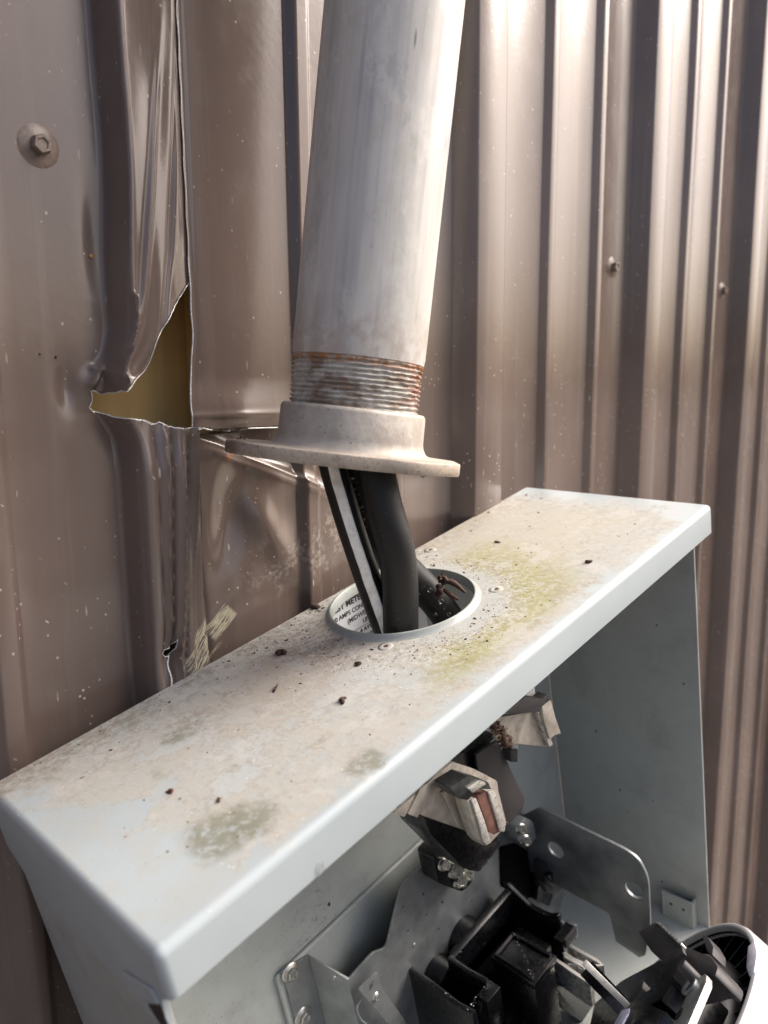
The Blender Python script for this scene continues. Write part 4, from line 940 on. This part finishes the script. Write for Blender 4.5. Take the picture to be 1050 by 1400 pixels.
mpris('rail_edge', [(963, 1331), (966, 1333), (966, 1343), (936, 1412), (932, 1412), (963, 1343)], 31.5, 3.0, m_jaw, .3, .4)
p = mt(929, 1386, 30.2); from_bm('rail_hole', prism_bm(circ(p[0], p[1], 3.2, 20, 1.6, .8), 2, 30.3, 30.6, 0), m_plastic, meter)
p = mt(950, 1338, 30); o = from_bm('rivet', lathe_bm([(.01, 8), (2.6, 8), (3, 7.4), (3, -4)], 24), m_plastic2, meter, smooth=False, angle=40); o.location = Vector(p)*MM
p = mt(944, 1350, 30); o = from_bm('snap_ring', lathe_bm([(3.4, 0), (3.4, 1.2), (4.6, 1.2), (4.6, 0)], 28, closed=True), m_galv, meter, angle=40); o.location = Vector(p)*MM
mpris('white_tab', [(1022, 1294), (1031, 1286), (1035, 1302), (1031, 1328), (1024, 1335), (1020, 1322)], 0.5, 4, plain('lilac_white_plastic', (.62, .62, .70), .4), .4, 1)
lb = mpris('printed_tag', [(839, 1400), (850, 1381), (860, 1378), (858, 1386), (846, 1408)], 26, 1, plain('lilac_tag', (.5, .5, .66), .5), .2, 0)
# the blade still gripped by the hairpin jaw
def seg(name, a, b, w, th, mat, parent):
    a = Vector(a); b = Vector(b); d_ = b-a; bm = box_bm((0, -w/2, -th/2), (d_.length, w/2, th/2), 0.35)
    o = from_bm(name, bm, mat, parent, angle=35); o.matrix_local = Matrix.Translation(a*MM) @ d_.to_track_quat('X', 'Y').to_matrix().to_4x4(); return o
pa = mt(800, 1317, 62); pb = mt(857, 1374, 30); seg('contact_blade', pa, pb, 2.6, 3.2, m_bright, meter); seg('contact_blade', Vector(mt(803, 1325, 58)), Vector(mt(851, 1376, 28)), 2.0, 9, m_plastic, meter)

# ------------------------------------------------------------------ debris on the box top and round the cables
def topthing(name, label, px, py, h, cat='debris', grp=None):
    p = bx(px, py, 2, h); w = BL_+RBM @ (Vector(p)*MM); return empty(name, w, RBM.to_euler(), label, cat, grp)
DG = 'leaf and dirt fragments lying on the box top'
def frag(label, px, py, s, mat, st, seed, n=1, name='leaf_fragment'):
    t = topthing(name, label, px, py, s*0.25, 'leaf scrap', DG)
    for k in range(n):
        blob('leaf_piece', (rng.uniform(-1, 1)*s*0.6*(k > 0), rng.uniform(-1, 1)*s*0.6*(k > 0), s*.15*k), s*(1-.2*k), mat, t, seed+k*3, st, 0.95, 2, (rng.uniform(-.3, .3), rng.uniform(-.3, .3), rng.uniform(0, 3)))
frag('dark curled leaf scrap on the box top, left of the round opening', 385, 892, 2.6, m_debris, (1, .6, .6), 1, 3)
frag('black forked scrap with a raised point in front of the opening', 468, 958, 1.9, m_debris, (1.3, .5, .4), 7, 3)
frag('small dark scrap just in front of the opening', 490, 908, 1.5, m_debris, (1, .7, .6), 11, 2)
frag('square rusty brown chip near the left end of the box top', 232, 1082, 1.5, m_red, (1.1, .8, .3), 15, 1, 'rust_chip')
frag('small black crumb beside the big mould stain', 299, 1094, 1.1, m_debris, (1.2, .6, .5), 18, 1)
frag('dark crumb on the right end of the box top', 805, 768, 1.6, m_debris, (1, .8, .7), 22, 2)
frag('small brown seed right behind the opening', 680, 741, 1.4, m_debris, (1.4, .6, .4), 27, 1, 'seed')
frag('thin brown chip lying between the leaf scrap and the forked one', 376, 942, 1.4, m_debris, (2.2, .4, .3), 31, 2)
frag('clump of brown litter against the siding at the left of the opening', 432, 830, 2.2, m_debris, (1.2, .8, .6), 35, 4, 'litter_clump')
# raised spike of the forked scrap and pale husks
tp = topthing('dirt_grains', None, 300, 1000, 0, None); bpy.data.objects.remove(tp, do_unlink=True)
bm = bmesh.new(); bm2 = bmesh.new()
def grain(bmx, x, y, s, k):
    a = rng.uniform(0, 6.28); e = rng.uniform(1, 2.6); M_ = Matrix.Translation(Vector((x, y, s*.25))*MM) @ Matrix.Rotation(a, 4, 'Z') @ Matrix.Diagonal((s*e*MM/1.6, s*MM/1.6, s*.6*MM/1.6, 1))
    bmesh.ops.create_icosphere(bmx, subdivisions=1, radius=1.0, matrix=M_)
n = 0
while n < 650:
    x = rng.uniform(8, 365); y = rng.uniform(-112, -1)
    d0 = math.hypot(x-HX, y-HY)
    if d0 < 40: continue
    wgt = 0.06+0.9*math.exp(-((d0-50)/16)**2)+0.75*math.exp(y/9.0)*(1 if x < 200 else .35)+0.35*math.exp(-(((x-140)/45)**2+((y+30)/30)**2))
    wgt *= 0.35+1.3*max(0, mnoise.noise(Vector((x*.05, y*.05, 1)))+.35)
    if rng.uniform() > wgt: continue
    s = min(1.5, 0.18+rng.exponential(0.17)); grain(bm if rng.uniform() < .8 else bm2, x, y, s, n); n += 1
for b_, mt_, lab_, nm in ((bm, m_debris, 'dark dirt grains sprinkled over the box top', 'dirt_grains'), (bm2, m_debris_pale, 'pale husk crumbs sprinkled over the box top', 'husk_grains')):
    o = from_bm(nm, b_, mt_, None); o.location = BL_; o.rotation_euler = RBM.to_euler(); tag(o, lab_, 'dirt', kind='stuff')
# bud and twigs caught on the back cable
bud = empty('bud_cluster', Vector(cpt(604, 800, 392))*MM+Vector(EYE), None, 'reddish bud cluster with dark twigs stuck on the back cable', 'twig')
def cl(px, py, d_): return np.array(cpt(px, py, d_))-np.array(cpt(604, 800, 392))
for i in range(16):
    blob('bud', cl(rng.uniform(599, 610), rng.uniform(788, 812), rng.uniform(388, 394)), rng.uniform(.8, 1.8), [m_red, m_debris, m_debris][i % 3], bud, i, (1, 1, 1), .9, 1)
tube('twig', [cl(606, 794, 391), cl(620, 797, 390), cl(636, 810, 389)], [1.2, 1.6, .7], m_debris, bud, n=8)
tube('twig', [cl(606, 806, 391), cl(616, 813, 389), cl(627, 820, 388)], [1.0, 1.3, .6], m_debris, bud, n=8)
tube('twig', [cl(603, 792, 391), cl(604, 785, 390), cl(607, 780, 390)], [.5, .5, .2], m_red, bud, n=6)
# rain beads on the back cable
for i, (px, py, r0) in enumerate(((573, 786, .9), (578, 803, .8), (588, 807, 1.2), (603, 822, 1.3), (595, 840, .9), (614, 840, 1.0), (608, 832, .6), (573, 813, .7))):
    # bead sits on the cable skin: march from the axis towards the eye
    drop('rain_bead', Vector(cpt(px, py, 396-6+(px-573)*0.08))*MM+Vector(EYE), r0, None, None, (1, 1, 1)); o = bpy.data.objects[-1] if False else None
for i, o in enumerate([o for o in bpy.data.objects if o.name.startswith('rain_bead')]):
    w = o.location.copy(); o.parent = c3; o.location = w-c3.location
# litter caught between the cables under the hub
lt = empty('litter_clump', Vector(cpt(486, 680, 356))*MM+Vector(EYE), None, 'speckled litter caught between the cables below the hub', 'debris')
for i in range(40):
    t = rng.uniform(0, 1); px = 476+t*26+rng.normal()*4; py = 655+t*60+rng.normal()*8
    blob('litter_crumb', np.array(cpt(px, py, 352+t*5+rng.uniform(-2, 2)))-np.array(cpt(486, 680, 356)), rng.uniform(.3, 1.0), [m_debris, m_debris_pale, m_red, m_debris][i % 4], lt, i, (1, 1, .6), .9, 1)
# fibre nest on the right terminal
bm = bmesh.new()
P0 = bx(684, 1004, 1, -86)
nest = inner('fuzzy brown insect nest fibres between the upper terminals', 'insect_nest', 'nest')
for i in range(110):
    px = rng.uniform(670, 696); py = 984+(px-668)*1.1+rng.uniform(-8, 10); p = bx(px, py, 1, -86+rng.uniform(-3, 4)); q = [p]
    for k in range(3): q.append(q[-1]+rng.normal(size=3)*1.5)
    if i < 92: tube('fibre', q, rng.uniform(.05, .12), m_debris_pale if i % 2 else m_debris, nest, n=5, sub=3)
    else: blob('nest_clump', p, rng.uniform(1, 2.4), m_debris, nest, i, rough=1.1, sub=2)

# fine condensation beads on the shaded back panel
bm = bmesh.new(); k = 0
while k < 150:
    px = rng.normal(432, 26); py = rng.normal(1262, 34)
    if not (380 < px < 520 and 1200 < py < 1345): continue
    p = bx(px, py, 1, -1.7); s = rng.uniform(.25, .95)*MM
    bmesh.ops.create_icosphere(bm, subdivisions=2, radius=1.0, matrix=Matrix.Translation(Vector(p)*MM) @ Matrix.Diagonal((s, s*.5, s, 1))); k += 1
o = from_bm('condensation_beads', bm, m_water, None, smooth=True); o.location = BL_; o.rotation_euler = RBM.to_euler(); tag(o, 'tiny water beads on the shaded back panel left of the bracket', 'water', kind='stuff')
